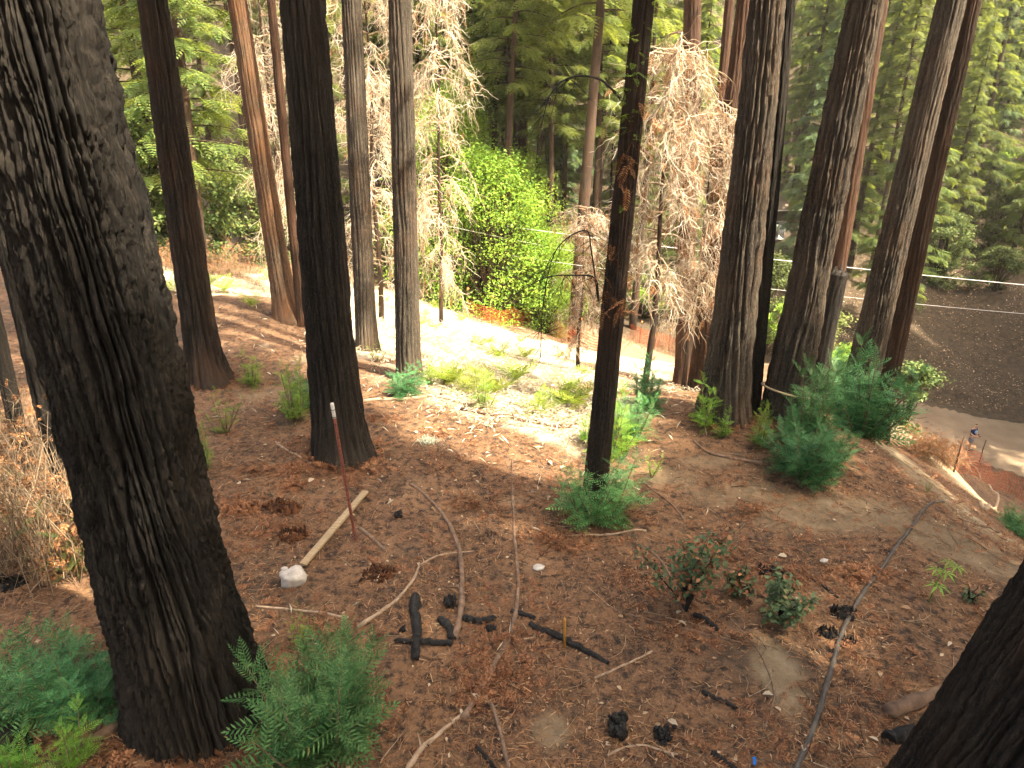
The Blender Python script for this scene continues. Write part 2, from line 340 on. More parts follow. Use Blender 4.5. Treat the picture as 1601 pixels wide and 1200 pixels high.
def road_mat():
    t = NT('dirt_road'); v = t.coord('Object'); c = t.ramp(t.noise(v, .5, 6, .6), [(.3, C(.14, .096, .060)), (.55, C(.19, .138, .09)), (.75, C(.245, .185, .125))])
    c = t.mix(t.ramp(t.noise(v, 6, 6, .8), [(.5, (0, 0, 0)), (.75, (.5, .5, .5))]), c, C(.12, .075, .05)); t.bump(t.noise(v, 12, 6, .7), .5, .03)
    return t.done(c, .95)
M['road'] = road_mat()

# ------------------------------------------------------------------ ground sheet (finer near the place we look at)
_SOIL_SUNLIT = [(tuple(gp(px, py)[:2]), rx, ry, k) for (px, py, rx, ry, k) in [(1415, 722, 1.0, 2.2, 1), (1445, 750, 1.1, 1.9, 1), (1480, 780, 1.1, 1.5, 1), (1530, 812, 1.0, 1.1, 1), (1465, 715, 2, 5, 1), (1560, 880, 1.0, .6, .55), (1500, 850, .9, .5, .5), (1300, 805, 1.2, .55, .6), (1180, 775, 1.0, .35, .5), (1050, 745, .6, .35, .5), (1215, 1050, .28, .6, .8), (860, 1145, .2, .25, .6), (1110, 720, .7, .3, .4), (420, 615, .6, .4, .4)]]  # bare soil by the ridge, then tan blobs painting sunlit patches
def soil_sunlit_mask(x, y):
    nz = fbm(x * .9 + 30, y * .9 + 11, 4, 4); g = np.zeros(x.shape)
    for (q, rx, ry, k) in _SOIL_SUNLIT: g = np.maximum(g, k * np.clip((1.15 - np.sqrt(((x - q[0]) / rx) ** 2 + ((y - q[1]) / ry) ** 2) - nz * 1.1) / .45, 0, 1))
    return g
def build_ground():
    th = np.concatenate([np.radians(np.linspace(-180, -50, 30, endpoint=False)), np.radians(np.linspace(-50, 50, 350, endpoint=False)), np.radians(np.linspace(50, 180, 30, endpoint=False))])
    rr = np.concatenate([[0.3, 1.0, 1.8], np.geomspace(2.5, 60, 260), np.geomspace(61, 900, 55)])
    Tg, Rg = np.meshgrid(th, rr); X = (Rg * np.sin(Tg)).ravel(); Y = (Rg * np.cos(Tg)).ravel(); Z = height(X, Y)
    n, m = len(th), len(rr); i = np.arange(m - 1)[:, None] * n; j = np.arange(n)[None]; j2 = (j + 1) % n
    Q = np.stack([i + j, i + n + j, i + n + j2, i + j2], -1).reshape(-1, 4)
    V = np.vstack([np.stack([X, Y, Z], 1), [[0, 0, hz(0, 0)]]]); c0 = n * m
    jj = np.arange(n); T = np.stack([np.full(n, c0), jj, (jj + 1) % n], 1)
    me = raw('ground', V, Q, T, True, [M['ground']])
    zone = np.zeros((len(V), 4), np.float32); zone[:, 3] = 1; x, y = V[:, 0], V[:, 1]
    nz = fbm(x * .9 + 30, y * .9 + 11, 4, 4)
    def blob(px, py, Y, rx, ry):
        q = at(px, py, Y) if Y else gp(px, py); d = np.sqrt(((x - q[0]) / rx) ** 2 + ((y - q[1]) / ry) ** 2) + nz * 1.1; return np.clip((1.12 - d) / .28, 0, 1)
    s = np.zeros(len(V))
    for a in [(740, 560, 22, 4.2, 8), (680, 500, 33, 5, 9), (880, 590, 20, 3.2, 5), (620, 520, 18.5, 1.7, 3.2), (830, 640, 13.6, 1.7, 1.6), (600, 555, 16.5, 1, 1.2), (720, 600, 0, .9, 1.4), (780, 630, 0, .9, 1.0), (840, 652, 0, .9, .9), (885, 650, 0, .7, .9), (655, 562, 0, .7, 1.4), (840, 620, 0, 1.6, 2.5), (400, 455, 24, 6, 3.5), (560, 470, 30, 4, 7), (930, 560, 32, 4, 6)]: s = np.maximum(s, blob(*a))
    g = soil_sunlit_mask(x, y)
    b = np.clip((np.hypot(x, y) - 44) / 5, 0, 1) * np.clip((y - 5) / 20, 0, 1) + np.clip((np.hypot(x, y) - 30) / 5, 0, 1) * np.clip((30 - y) / 10, 0, 1)
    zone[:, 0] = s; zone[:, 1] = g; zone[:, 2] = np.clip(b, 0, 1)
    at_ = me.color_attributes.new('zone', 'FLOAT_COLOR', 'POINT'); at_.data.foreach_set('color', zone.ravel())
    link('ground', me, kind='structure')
build_ground()
def build_road():
    T = np.gradient(RL, axis=0); T /= np.linalg.norm(T, axis=1, keepdims=True); N = np.stack([T[:, 1], -T[:, 0]], 1); k = 15
    V = []
    for j in range(k):
        f = (j / (k - 1) * 2 - 1); w = RWID * .97 * f * (1 + (.09 * (vn(np.arange(len(RL)) * .35, np.full(len(RL), 3.0 + j)) - .5) if j in (0, k - 1) else 0))
        P = RL + N * w[:, None]; V.append(np.stack([P[:, 0], P[:, 1], np.maximum(height(P[:, 0], P[:, 1]), RH - .05) + .035 - .05 * abs(f) ** 6], 1))
    V = np.array(V); n = len(RL); i = np.arange(k - 1)[:, None] * n; j = np.arange(n - 1)[None]
    Q = np.stack([i + j, i + n + j, i + n + j + 1, i + j + 1], -1).reshape(-1, 4)
    link('dirt_road', raw('dirt_road', V.reshape(-1, 3), Q, None, True, [M['road']]), kind='structure')
build_road()

# ------------------------------------------------------------------ sun gaps cut into the crowns: sprays dropped along these lines to light chosen spots
SHAFT = []
def shaft(p, r, keep=0.0): SHAFT.append((np.asarray(p, float), r, keep))
for (px, py, Y, r, k) in [(700, 500, 34, 5, .02), (640, 490, 26, 3.5, .02), (740, 560, 24, 4, .02), (820, 580, 19, 3, .03), (880, 600, 17, 2.4, .05), (840, 640, 14.2, 1.5, .05), (630, 550, 17.5, 1.6, .05), (420, 460, 23, 3.0, .1), (330, 440, 25, 3, .15),
                          (600, 300, 22, 4, .08), (600, 100, 22, 4, .08), (440, 250, 22, 3, .12), (1040, 300, 16, 1.9, .08), (1050, 420, 16, 1.7, .08), (1030, 160, 16, 1.9, .1), (780, 300, 38, 9, .1), (720, 200, 44, 14, .06), (1000, 560, 42, 2, .45), (880, 150, 52, 13, .1), (480, 120, 44, 9, .1), (300, 150, 32, 6, .15),
                          (370, 80, 17.5, 1.0, .15), (380, 300, 17.5, 1.4, .3), (560, 200, 14.5, 1.0, .25), (630, 150, 14, 1.0, .25), (640, 330, 14, .8, .35),
                          (1215, 150, 12, .9, .3), (1180, 330, 12, .8, .3), (1345, 100, 11.8, .9, .25), (1300, 300, 11.8, .8, .35), (1460, 150, 13, .8, .4), (1400, 330, 13, .6, .5),
                          (1450, 750, 12, .6, .5), (1520, 800, 10.8, .4, .5), (1420, 700, 14, .4, .5), (1215, 1050, 5.65, .22, .1), (1190, 1000, 6, .15, .1), (860, 1145, 5.0, .12, .2), (1320, 800, 8.6, .45, .45), (1200, 760, 9, .5, .6), (420, 615, 12.6, .4, .3), (380, 515, 16, .7, .3), (290, 470, 18, .8, .4), (1575, 680, 40, .8, .2), (1600, 765, 33, .8, .3), (1430, 690, 18, .8, .5), (830, 660, 13, 1.0, .05), (870, 655, 12.8, .8, .05), (600, 555, 16.5, .9, .05), (1060, 740, 9.3, .25, .4),
                          (1100, 590, 42, 1.5, .5), (1400, 100, 60, 4, .5)]:
    shaft(at(px, py, Y), r * 1.1, k)
for (x0, x1, Y, r, ys) in [(1199, 1150, 12, .5, 480), (1353, 1265, 11.8, .5, 480), (1487, 1385, 13.5, .4, 420), (371, 440, 17.5, .6, 470), (549, 570, 15.5, .5, 470), (625, 640, 14, .5, 470)]:
    for i, py in enumerate(range(-10, ys, 45)):
        if i % 4 != 3: shaft(at(x0 + (x1 - x0) * py / ys + 8, py, Y), r + .65, .05)
for (px, py, r) in [(720, 600, 2.0), (780, 640, 1.7), (840, 668, 1.4), (890, 655, 1.2), (655, 560, 1.5), (600, 545, 1.2), (800, 600, 2.2), (950, 620, 1.3), (700, 560, 2.5), (640, 520, 2)]: shaft(gp(px, py), r + .4, .03)
def sun_filter(P):
    keep = np.ones(len(P), bool)
    for (c, r, k) in SHAFT:
        d = P - c; t = d @ SUN; perp = np.linalg.norm(d - t[:, None] * SUN, axis=1)
        hit = (t > 1.2) & (perp < r * 1.12); keep &= ~(hit & (R.random(len(P)) > k))
    return keep

# ------------------------------------------------------------------ templates
def leaflet(L, W, curve=0.0):
    return np.array([[0, 0, 0], [L * .45, W * .5, .0 + curve * .3], [L, 0, -curve], [L * .45, -W * .5, curve * .3]])
def frond(n=10, L=1.0, lw=.3, ww=.07, droop=.12, ang=62, vee=.12):
    """flat spray: rachis and pairs of leaflets; unit length along x"""
    V, Q = [], []
    zc = lambda s: -droop * s * s
    for i in range(4):
        a, b = i / 4 * L, (i + 1) / 4 * L; w0, w1 = .012 * (1.1 - a), .012 * (1.1 - b); k = len(V)
        V += [(a, w0, zc(a)), (a, -w0, zc(a)), (b, -w1, zc(b)), (b, w1, zc(b))]; Q.append((k, k + 1, k + 2, k + 3))
    for i in range(n):
        s = (i + .7) / (n + .4); ll = lw * (math.sin(math.pi * (s * .82 + .16)) * .75 + .25)
        for sg in (1, -1):
            a = math.radians(ang - 20 * s) * sg; c, si = math.cos(a), math.sin(a); k = len(V); s2 = s + (.012 if sg > 0 else -.012)
            for p in leaflet(ll, ww, .05 * ll):
                V.append((s2 * L + p[0] * c - p[1] * si, p[0] * si + p[1] * c, zc(s2) + p[2] + vee * p[0] * .5))
            Q.append((k, k + 1, k + 2, k + 3))
    k = len(V)
    for p in leaflet(lw * .5, ww, .02): V.append((L * .97 + p[0], p[1], zc(L) + p[2]))
    Q.append((k, k + 1, k + 2, k + 3))
    return np.array(V, float), np.array(Q), None
FR_HI = frond(9, 1, .28, .050, .18)
FR_MID = frond(7, 1, .30, .085, .18)
FR_LO = frond(4, 1, .40, .16, .15); FR_LO = (FR_LO[0], FR_LO[1][4:], None)
FR_CON = frond(5, 1, .36, .12, .2); FR_CON = (FR_CON[0], FR_CON[1][4:], None)
CAN = (np.array([[0, 0, 0], [.5, .06, -.02], [1, 0, -.15], [.5, -.06, -.02], [.2, 0, 0], [.75, .42, -.05], [.85, .5, -.1], [.5, .16, 0], [.2, 0, 0], [.5, -.16, 0], [.85, -.5, -.1], [.75, -.42, -.05], [.5, 0, -.02], [.9, .12, -.1], [1.05, .3, -.2], [.75, .22, -.05]]), np.arange(16).reshape(4, 4), None)
LEAF = (np.array([[0, 0, 0], [.35, .26, .05], [.35, -.26, .05], [.36, 0, 0], [.75, .2, .03], [.75, -.2, .03], [.76, 0, -.02], [1.05, 0, -.06]]), np.array([[0, 3, 1, 1]])[:0], np.array([[0, 3, 1], [0, 2, 3], [1, 3, 6], [1, 6, 4], [3, 2, 5], [3, 5, 6], [4, 6, 7], [6, 5, 7]]))
LEAF4 = (np.array([[0, 0, 0], [.45, .3, .06], [1, 0, -.05], [.45, -.3, .06]]), None, np.array([[0, 2, 1], [0, 3, 2]]))
CURL = (np.array([[0, .5, 0], [0, -.5, 0], [.5, .56, .12], [.5, -.44, .12], [1, .25, -.02], [1, .05, -.02]]) * np.array([1, .05, 1]), np.array([[0, 1, 3, 2], [2, 3, 5, 4]]), None)

# ------------------------------------------------------------------ trunks
def trunk_mesh(base, top, r0, r1, H, hvis, ns, dh, seed, mat, depth_=.05, ridge=.11, flare=.45, flute=.10, twist=.05, lean_flare=(0, 0), bow=.0):
    base = np.asarray(base, float); ax = np.asarray(top, float) - base; hh = ax[2]; ax = ax / hh
    h = np.concatenate([np.arange(-.35, hvis, dh), np.linspace(hvis, H, 14)]); th = np.arange(ns) / ns * 2 * math.pi
    Hh, Th = np.meshgrid(h, th, indexing='ij'); r = r0 + (r1 - r0) * np.clip(Hh / hh, 0, 1.6); r = np.where(Hh > hh * 1.6, r * np.clip(1 - (Hh - hh * 1.6) / (H - hh * 1.6) * .85, .1, 1), r)
    fl = np.exp(-np.clip(Hh, 0, 99) / (.55 * r0 / .45 + .12)); lobes = (vn(Th / (2 * math.pi) * 6 + .01, Hh * .15 + 3, 6, seed) - .35)
    r = r * (1 + fl * (flare * (.5 + lobes * 1.5)) + flute * (vn(Th / (2 * math.pi) * 7 + .01, Hh * .22 + 9, 7, seed + 3) - .5))
    lf = np.cos(Th) * lean_flare[0] + np.sin(Th) * lean_flare[1]; r = r * (1 + fl * np.clip(lf, 0, 2))
    nr = max(6, int(2 * math.pi * r0 / ridge)); n2 = nr * 2; n3 = nr * 5
    u = Th / (2 * math.pi) + twist * Hh / 6 + .022 * (vn(Th / (2 * math.pi) * 8, Hh * .8 + 5, 8, seed + 1) - .5) + .012 * (vn(Th / (2 * math.pi) * 24, Hh * 2.6 + 5, 24, seed + 2) - .5)
    def furrow(k, hf, w, sd):
        a = np.abs(2 * vn(u * k, Hh * hf + sd, k, seed + sd) - 1); k2 = max(3, k // 2); xx = u * k + 1.5 * (vn(u * k2, Hh * hf * 1.6 + sd * 3, k2, seed + sd + 20) - .5) + .35 * (vn(u * k, Hh * hf * 6 + sd, k, seed + sd + 21) - .5); d = np.abs(xx - np.round(xx)) * 2
        f = np.minimum(np.clip(a / w, 0, 1) * .35 + .65, np.clip(d / .5, 0, 1)); return f * f * (3 - 2 * f)
    fur = furrow(nr, .22, .36, 5); f2 = furrow(n2, .6, .34, 7); f3 = furrow(n3, 1.6, .45, 9)
    pl = vn(u * nr * 1.0, Hh * 6.5, nr, seed + 11); pl = np.clip((pl - .35) * 3.5, 0, 1); brk = vn(u * n3, Hh * 26 + 5, n3, seed + 13)
    r = r + depth_ * ((fur - .7) + .55 * (f2 - .6) * (.4 + .6 * fur) + .34 * (f3 - .5) + .20 * (pl - .5) * fur + .20 * (brk - .5))
    P = np.stack([base[0] * 0 + ax[0] * Hh + bow * np.sin(Hh / hh * 2.2) + r * np.cos(Th), ax[1] * Hh + r * np.sin(Th), Hh], -1).reshape(-1, 3)
    m = len(h); i = np.arange(m - 1)[:, None] * ns; j = np.arange(ns)[None]; j2 = (j + 1) % ns
    Q = np.stack([i + j, i + j2, i + ns + j2, i + ns + j], -1).reshape(-1, 4)
    tip = np.array([[ax[0] * H + bow * math.sin(H / hh * 2.2), ax[1] * H, H + .1]]); jj = np.arange(ns); T = np.stack([(m - 1) * ns + jj, (m - 1) * ns + (jj + 1) % ns, np.full(ns, m * ns)], 1)
    return raw('trunk', np.vstack([P, tip]), Q, T, True, [mat]), ax
def canopy_mesh(base, ax, z0, H, rad, n, mat=None, filt=True, size=(.6, 1.15)):
    mb = MB(); hs = z0 + (H - z0) * R.random(n) ** 1.1; prof = rad * np.clip(1.08 - (hs - z0) / (H - z0), .1, 1) ** .7
    nb = max(30, n // 40); bz = np.linspace(z0, H, nb); bt = R.random(nb) * 6.28; k = R.integers(0, nb, n)
    s = R.random(n) ** .6; pr = rad * np.clip(1.08 - (bz[k] - z0) / (H - z0), .1, 1) ** .7; th = bt[k] + R.normal(0, .16, n); d = s * pr + .2
    P = np.stack([ax[0] * bz[k] + d * np.cos(th), ax[1] * bz[k] + d * np.sin(th), bz[k] - .10 * d * d / max(rad, 1) * 1.6 + R.normal(0, .22, n)], 1)
    keep = sun_filter(P + base) if filt else np.ones(n, bool)
    P, th = P[keep], th[keep]; m = len(P)
    scatter(mb, CAN, P, rotm(th + R.normal(0, .9, m), R.normal(-.15, .25, m), R.normal(0, .35, m)), R.uniform(*size, m))
    for i in range(nb):
        a = np.linspace(0, 1, 4); pr_ = rad * max(.1, min(1, 1.08 - (bz[i] - z0) / (H - z0))) ** .7
        L = np.stack([ax[0] * bz[i] + a * pr_ * math.cos(bt[i]), ax[1] * bz[i] + a * pr_ * math.sin(bt[i]), bz[i] - .12 * (a * pr_) ** 2 / max(rad, 1) * 1.6], 1)
        if filt and not sun_filter(L[1:] + base).all(): L = L[:2]; a = a[:2]
        mb.tube(L, .05 * (1.1 - a), 4, False)
    return mb.mesh('crown', [mat or M['canopy']])
TREES = {}
def fg_tree(key, label, base_px, top_px, w0, w1, mat, H=30, ns=110, dh=.06, crown=(12, 3.2, 1200), seed=1, Y=None, **kw):
    w0 *= .88; w1 *= .86
    if ns < 300: ns = int(ns * .9); dh *= 1.35
    b = gp(*base_px) if Y is None else at(base_px[0], base_px[1], Y)
    if Y is not None: b[2] = hz(b[0], b[1])
    t = at(top_px[0], top_px[1], b[1]); r0 = w0 / 2 * (depth(b + np.array([0, 0, .8]))) / FPX; r1 = w1 / 2 * depth(t) / FPX
    hv = min(H * .6, t[2] - b[2] + 1.0); o = empty('redwood_tree', b, label, 'tree', 'standing redwood trees')
    me, ax = trunk_mesh(b, t, r0, r1, H, hv, ns, dh, seed, mat, **kw); link('trunk', me, o)
    if crown: link('crown', canopy_mesh(b, ax, crown[0], H, crown[1], crown[2]), o)
    TREES[key] = (b, t, ax, r0, o); return o
fg_tree('T1', 'massive charred redwood trunk leaning across the left of the picture, closest to the camera', (310, 1118), (40, 0), 180, 190, M['char'], 32, 390, .026, (13, 3.5, 1300), 1, depth_=.125, ridge=.085, flare=.36, flute=.10, twist=.10)
fg_tree('T1b', 'dark trunk half hidden behind the massive left redwood', (118, 800), (-70, 0), 42, 42, M['char'], 24, 90, .06, (12, 2.2, 600), 2)
fg_tree('T1c', 'slim dark trunk cut by the left picture edge among dry brush', (42, 735), (-120, 0), 24, 24, M['char'], 22, 60, .06, (12, 2, 500), 3, ridge=.08, depth_=.03)
fg_tree('T2', 'charred redwood just right of the massive left trunk, its foot flaring right', (322, 592), (238, 0), 56, 44, M['charred'], 30, 130, .05, (13, 3, 1000), 4, lean_flare=(.55, -.15), ridge=.10, depth_=.06, flare=.3)
fg_tree('T3', 'pale brown redwood with sunlit orange upper trunk, left of the clearing', (448, 493), (371, 0), 38, 32, M['orange'], 30, 110, .06, (15, 3, 800), 5, lean_flare=(.7, -.1), depth_=.028, ridge=.09)
fg_tree('T3b', 'thin trunk squeezed between pale brown redwood and black trunk', (472, 508), (424, 0), 15, 14, M['redbark'], 22, 50, .08, (14, 2, 400), 6, ridge=.06, depth_=.02)
fg_tree('T4', 'thick black charred redwood standing behind the red and white stake', (531, 708), (473, 0), 80, 73, M['char'], 32, 170, .04, (13, 3.2, 1100), 7, lean_flare=(.3, -.3), ridge=.11, depth_=.055, flare=.18)
fg_tree('T5', 'left one of two slim grey redwoods at the clearing edge', (573, 545), (549, 0), 36, 32, M['grey'], 28, 100, .06, (15, 2.6, 700), 8, depth_=.03, ridge=.085, flare=.3)
fg_tree('T6', 'right one of two slim grey redwoods at the clearing edge, sprouts at its foot', (640, 592), (625, 0), 42, 38, M['grey'], 28, 110, .05, (15, 2.6, 700), 9, depth_=.03, ridge=.085, flare=.25)
fg_tree('T7', 'slim black charred redwood alone mid picture with green sprouts at its foot', (927, 795), (1007, 0), 41, 36, M['charred'], 22, 120, .035, (12, 2.0, 500), 10, depth_=.022, ridge=.07, flare=.12)
fg_tree('T8a', 'deeply furrowed redwood with sunlit grey bark, left stem of the pair beside rope wrapped tree', (1132, 655), (1199, 0), 70, 50, M['grey'], 32, 160, .05, (15, 3, 1000), 11, depth_=.075, ridge=.12, flute=.22, flare=.35)
fg_tree('T8b', 'dark slender stem grown against the right side of the furrowed redwood', (1172, 648), (1231, 0), 34, 24, M['char'], 30, 90, .05, (15, 2.4, 600), 12, depth_=.03, ridge=.09)
fg_tree('T8c', 'brown trunk standing just left behind the furrowed redwood pair', (1092, 580), (1164, 0), 30, 24, M['redbark'], 28, 70, .08, (15, 2.4, 500), 13, Y=19, depth_=.03)
fg_tree('T8d', 'dim trunk behind the bleached dead branches at centre right', (1072, 570), (1083, 0), 30, 30, M['redbark'], 28, 60, .1, (16, 2.4, 500), 14, Y=24, depth_=.03)
fg_tree('T8e', 'thin dark trunk with brown dead sprays left of the furrowed redwood', (1090, 575), (1141, 0), 17, 16, M['redbark'], 24, 40, .1, (14, 2, 300), 15, Y=22, depth_=.02)
fg_tree('T9', 'leaning redwood with bright furrowed right side and rope tied near its foot', (1222, 655), (1353, 0), 66, 52, M['grey'], 32, 160, .05, (15, 3, 1000), 16, depth_=.075, ridge=.14, flute=.2, flare=.3)
fg_tree('T10', 'tall redwood behind the big green sprout clump, left of the reddish trunk', (1345, 590), (1487, 0), 54, 46, M['grey'], 32, 120, .06, (16, 3, 900), 17, Y=13.5, depth_=.035, ridge=.09)
fg_tree('T11', 'reddish brown trunk crossing behind at the far right of the redwood row', (1388, 600), (1522, 0), 32, 25, M['bgbark'], 30, 90, .07, (16, 2.8, 800), 18, Y=15.5, depth_=.03, ridge=.09)
fg_tree('T13', 'brown trunk standing behind between the two leaning redwoods', (1290, 560), (1378, 0), 26, 24, M['redbark'], 28, 60, .1, (14, 2.6, 500), 20, Y=21, depth_=.03)
# bottom right trunk, very close
_b = np.array([3.2, 3.55, hz(3.2, 3.55)]); _o = empty('redwood_tree', _b, 'close charred redwood trunk cut off by the bottom right corner', 'tree', 'standing redwood trees')
_me, _ax = trunk_mesh(_b, _b + np.array([.23 * 6, 0, 6.0]), .51, .46, 30, 4.2, 340, .03, 23, M['charred'], depth_=.07, ridge=.10, flare=.2, twist=-.06)
link('trunk', _me, _o); link('crown', canopy_mesh(_b, _ax, 12, 30, 3.2, 900), _o)
# broken snag
def snag():
    b = at(1284, 555, 19); b[2] = hz(b[0], b[1]); t = at(1312, 428, 19); r = 12 * depth(t) / FPX; ns = 40
    me, ax = trunk_mesh(b, t, r * 1.1, r, (t - b)[2], (t - b)[2] - .3, ns, .1, 33, M['char'], depth_=.025)
    o = empty('broken_snag', b, 'broken off trunk stub between leaning redwood and sprout clump', 'snag'); link('trunk', me, o)
    mb = MB(); tb = t - b
    for i in range(12):
        a = i / 12 * 6.28; q = tb + np.array([math.cos(a) * r * .75, math.sin(a) * r * .75, -.15]); hgt = random.uniform(.15, .5)
        mb.tube([q, q + np.array([0, 0, hgt * .6]), q + np.array([.02, 0, hgt])], [.06, .045, .008], 5)
    link('splinter_crown', mb.mesh('splinter_crown', [M['char']]), o)
snag()
# unseen trees added beside and behind the view to shade the slope and road
for i, (x, y, H, rad, n) in enumerate([(9.5, 1.5, 30, 4.2, 2300), (8, -4, 32, 4.5, 2300), (13, -3, 33, 4.5, 2200), (3, -4, 28, 4, 1600), (15, 4, 33, 4.5, 2200), (19, -1, 36, 5, 1700), (13.5, 8.2, 32, 4.2, 1500), (-2, -3, 27, 4, 900), (24, 3, 38, 5, 1600), (20, 9, 36, 4.6, 1500), (17, -9, 36, 5, 1500), (-6, -1, 27, 3.6, 700), (27, 11, 40, 5, 1400), (10, -10, 33, 5, 1300), (26, -7, 40, 5, 1400), (36, 27, 36, 6, 1500), (44, 33, 36, 6, 1500), (34, 18, 36, 6, 1500), (52, 44, 34, 6.5, 1600), (60, 52, 34, 6.5, 1600), (70, 60, 34, 7, 1600), (45, 22, 38, 6, 1500), (62, 40, 36, 6.5, 1500), (80, 70, 34, 7, 1500), (75, 48, 36, 7, 1500), (56, 28, 38, 6.5, 1500), (50, 40, 36, 6.5, 1600), (57, 36, 36, 6.5, 1600), (50, 47, 34, 6, 1600), (66, 50, 36, 7, 1600), (40, 40, 30, 5, 1200)]):
    b = np.array([x, y, hz(x, y)]); o = empty('redwood_tree', b, 'tall redwood added outside the picture to shade the slope', 'tree', 'added shade redwoods')
    me, ax = trunk_mesh(b, b + np.array([random.uniform(-.3, .3), random.uniform(-.2, .2), 10]), .45, .38, H, 12, 24, 1.0, 40 + i, M['char'], depth_=.03); link('trunk', me, o)
    link('crown', canopy_mesh(b, ax, 8 + abs(b[2]) * .5, H, rad, n, size=(.55, 1.0) if i < 15 else (1.2, 2.2)), o)

# ------------------------------------------------------------------ distant conifers
def conifer_variant(seed, H, z0, rad, nb, mat, dead=0):
    rg = np.random.default_rng(seed); mb = MB(); br = MB(); P, Yw, Pi, Sc = [], [], [], []
    for i in range(nb):
        z = z0 + (H - z0) * ((i + rg.random()) / nb); L = rad * max(.12, (1.05 - ((z - z0) / (H - z0)) ** 1.3)) * rg.uniform(.6, 1.1); th = i * 2.4 + rg.normal(0, .4); dr = rg.uniform(.10, .24)
        a = np.linspace(0, 1, 5); zz = z + .10 * L * a - dr * L * a * a * 1.6; w = rg.normal(0, .15)
        X = np.stack([L * a * np.cos(th + w * a), L * a * np.sin(th + w * a), zz], 1); br.tube(X, .035 * (1.15 - a), 4, False)
        k = int(10 + L * 11); s = rg.uniform(.15, 1, k) ** .8; sd = np.where(np.arange(k) % 2 == 0, 1, -1)
        px = np.stack([np.interp(s, a, X[:, 0]), np.interp(s, a, X[:, 1]), np.interp(s, a, X[:, 2])], 1); P.append(px); Yw.append(th + sd * rg.uniform(.4, 1.2, k)); Pi.append(rg.normal(-.42, .22, k)); Sc.append(rg.uniform(.5, 1.0, k) * (.55 + .4 * (1 - s)) + .15)
    P = np.vstack(P); m = len(P); scatter(mb, FR_CON, P, rotm(np.concatenate(Yw), np.concatenate(Pi), rg.normal(0, .3, m)), np.concatenate(Sc))
    tk = MB(); hh = np.linspace(-.6, H, 16); tk.tube(np.stack([.15 * np.sin(hh * .2), .1 * np.cos(hh * .17), hh], 1), np.clip(.30 * (1 - hh / H), .03, 1), 10)
    return mb.mesh('crown', [mat]), br.mesh('branches', [M['bgbark']]), tk.mesh('trunk', [M['bgbark']], True)
CV = [conifer_variant(101, 24, 2.0, 2.9, 105, M['conifer']), conifer_variant(102, 27, 3.5, 3.2, 105, M['conifer']), conifer_variant(103, 22, 1.2, 2.8, 110, M['blueconifer']), conifer_variant(104, 31, 13, 3.0, 85, M['conifer'])]
def conifer(x, y, v, s, label, group, rz=None, sxy=1.0):
    o = empty('conifer_tree', (x, y, hz(x, y)), label, 'tree', group); o.rotation_euler = (random.uniform(-.02, .02), random.uniform(-.02, .02), random.random() * 6.28 if rz is None else rz); o.scale = (s * sxy, s * sxy, s)
    link('trunk', CV[v][2], o); link('crown', CV[v][0], o); link('branches', CV[v][1], o); return o
for (px, Y, v, s, label) in [(790, 44, 3, 1.05, 'straight dark conifer trunk rising behind the right of the green maple'), (836, 50, 3, 1.0, 'slim conifer with orange lit bark, second trunk right of the maple'), (858, 47, 3, .95, 'thin dark conifer close left of the thick brown one'), (908, 41, 3, 1.35, 'thickest conifer behind the slim charred redwood, hung with brown twigs'),
                             (676, 56, 0, 1.0, 'pale barked conifer at the left behind the green maple'), (738, 60, 0, 1.1, 'bushy green conifer with sunlit limbs above the maple'), (318, 30, 1, .95, 'shaggy conifer with brown tufts between the two left redwoods'), (255, 34, 0, 1.0, 'leafy green conifer right beside the massive left trunk'),
                             (1062, 52, 0, 1.0, 'conifer showing through the bleached dead branches'), (1250, 58, 2, 1.0, 'bluish conifer framed between the two furrowed redwoods'), (1405, 52, 1, 1.0, 'sunlit conifer between leaning redwood and tall right redwood'), (1330, 60, 0, 1.0, 'conifer behind the brown trunk between leaning redwoods'), (980, 60, 1, 1.1, 'dense conifer behind the slim charred redwood at centre'), (500, 46, 0, 1.05, 'conifer glimpsed between the black trunk and slim grey redwoods')]:
    q = at(px, 400, Y); conifer(q[0], q[1], v, s, label, 'conifers in the valley')
for (px, Y) in [(815, 56), (770, 52), (880, 55), (930, 48), (950, 57), (720, 57), (655, 50), (1000, 49), (1040, 58), (1225, 66), (1275, 64), (1310, 70), (1365, 58), (1440, 68), (525, 42), (400, 44)]:
    q = at(px, 400, Y); conifer(q[0], q[1], 3, random.uniform(.85, 1.1), 'one of the slim dark conifer trunks standing in the shaded forest behind', 'slim conifers behind')
for (px, Y, v, s, lab) in [(1470, 62, 0, .85, 'low limbed conifer on the hillside right of the reddish trunk'), (1520, 72, 2, .95, 'bluish conifer on the middle of the right hillside'), (1580, 64, 0, .8, 'conifer on the hillside by the right picture edge'), (1435, 76, 1, 1.0, 'conifer showing between the two rightmost redwoods'), (1555, 84, 0, 1.0, 'conifer high on the right hillside'), (1620, 76, 1, 1.1, 'conifer at the upper right picture edge'), (1495, 90, 2, 1.1, 'tall bluish conifer near the top of the right hillside'), (1280, 74, 0, 1.0, 'conifer seen between furrowed redwood and rope wrapped redwood')]:
    q = at(px, 400, Y); conifer(q[0], q[1], v, s, lab, 'conifers on the right hillside'); TREES.setdefault('_bg', []).append((q[0], q[1]))
_k = 0
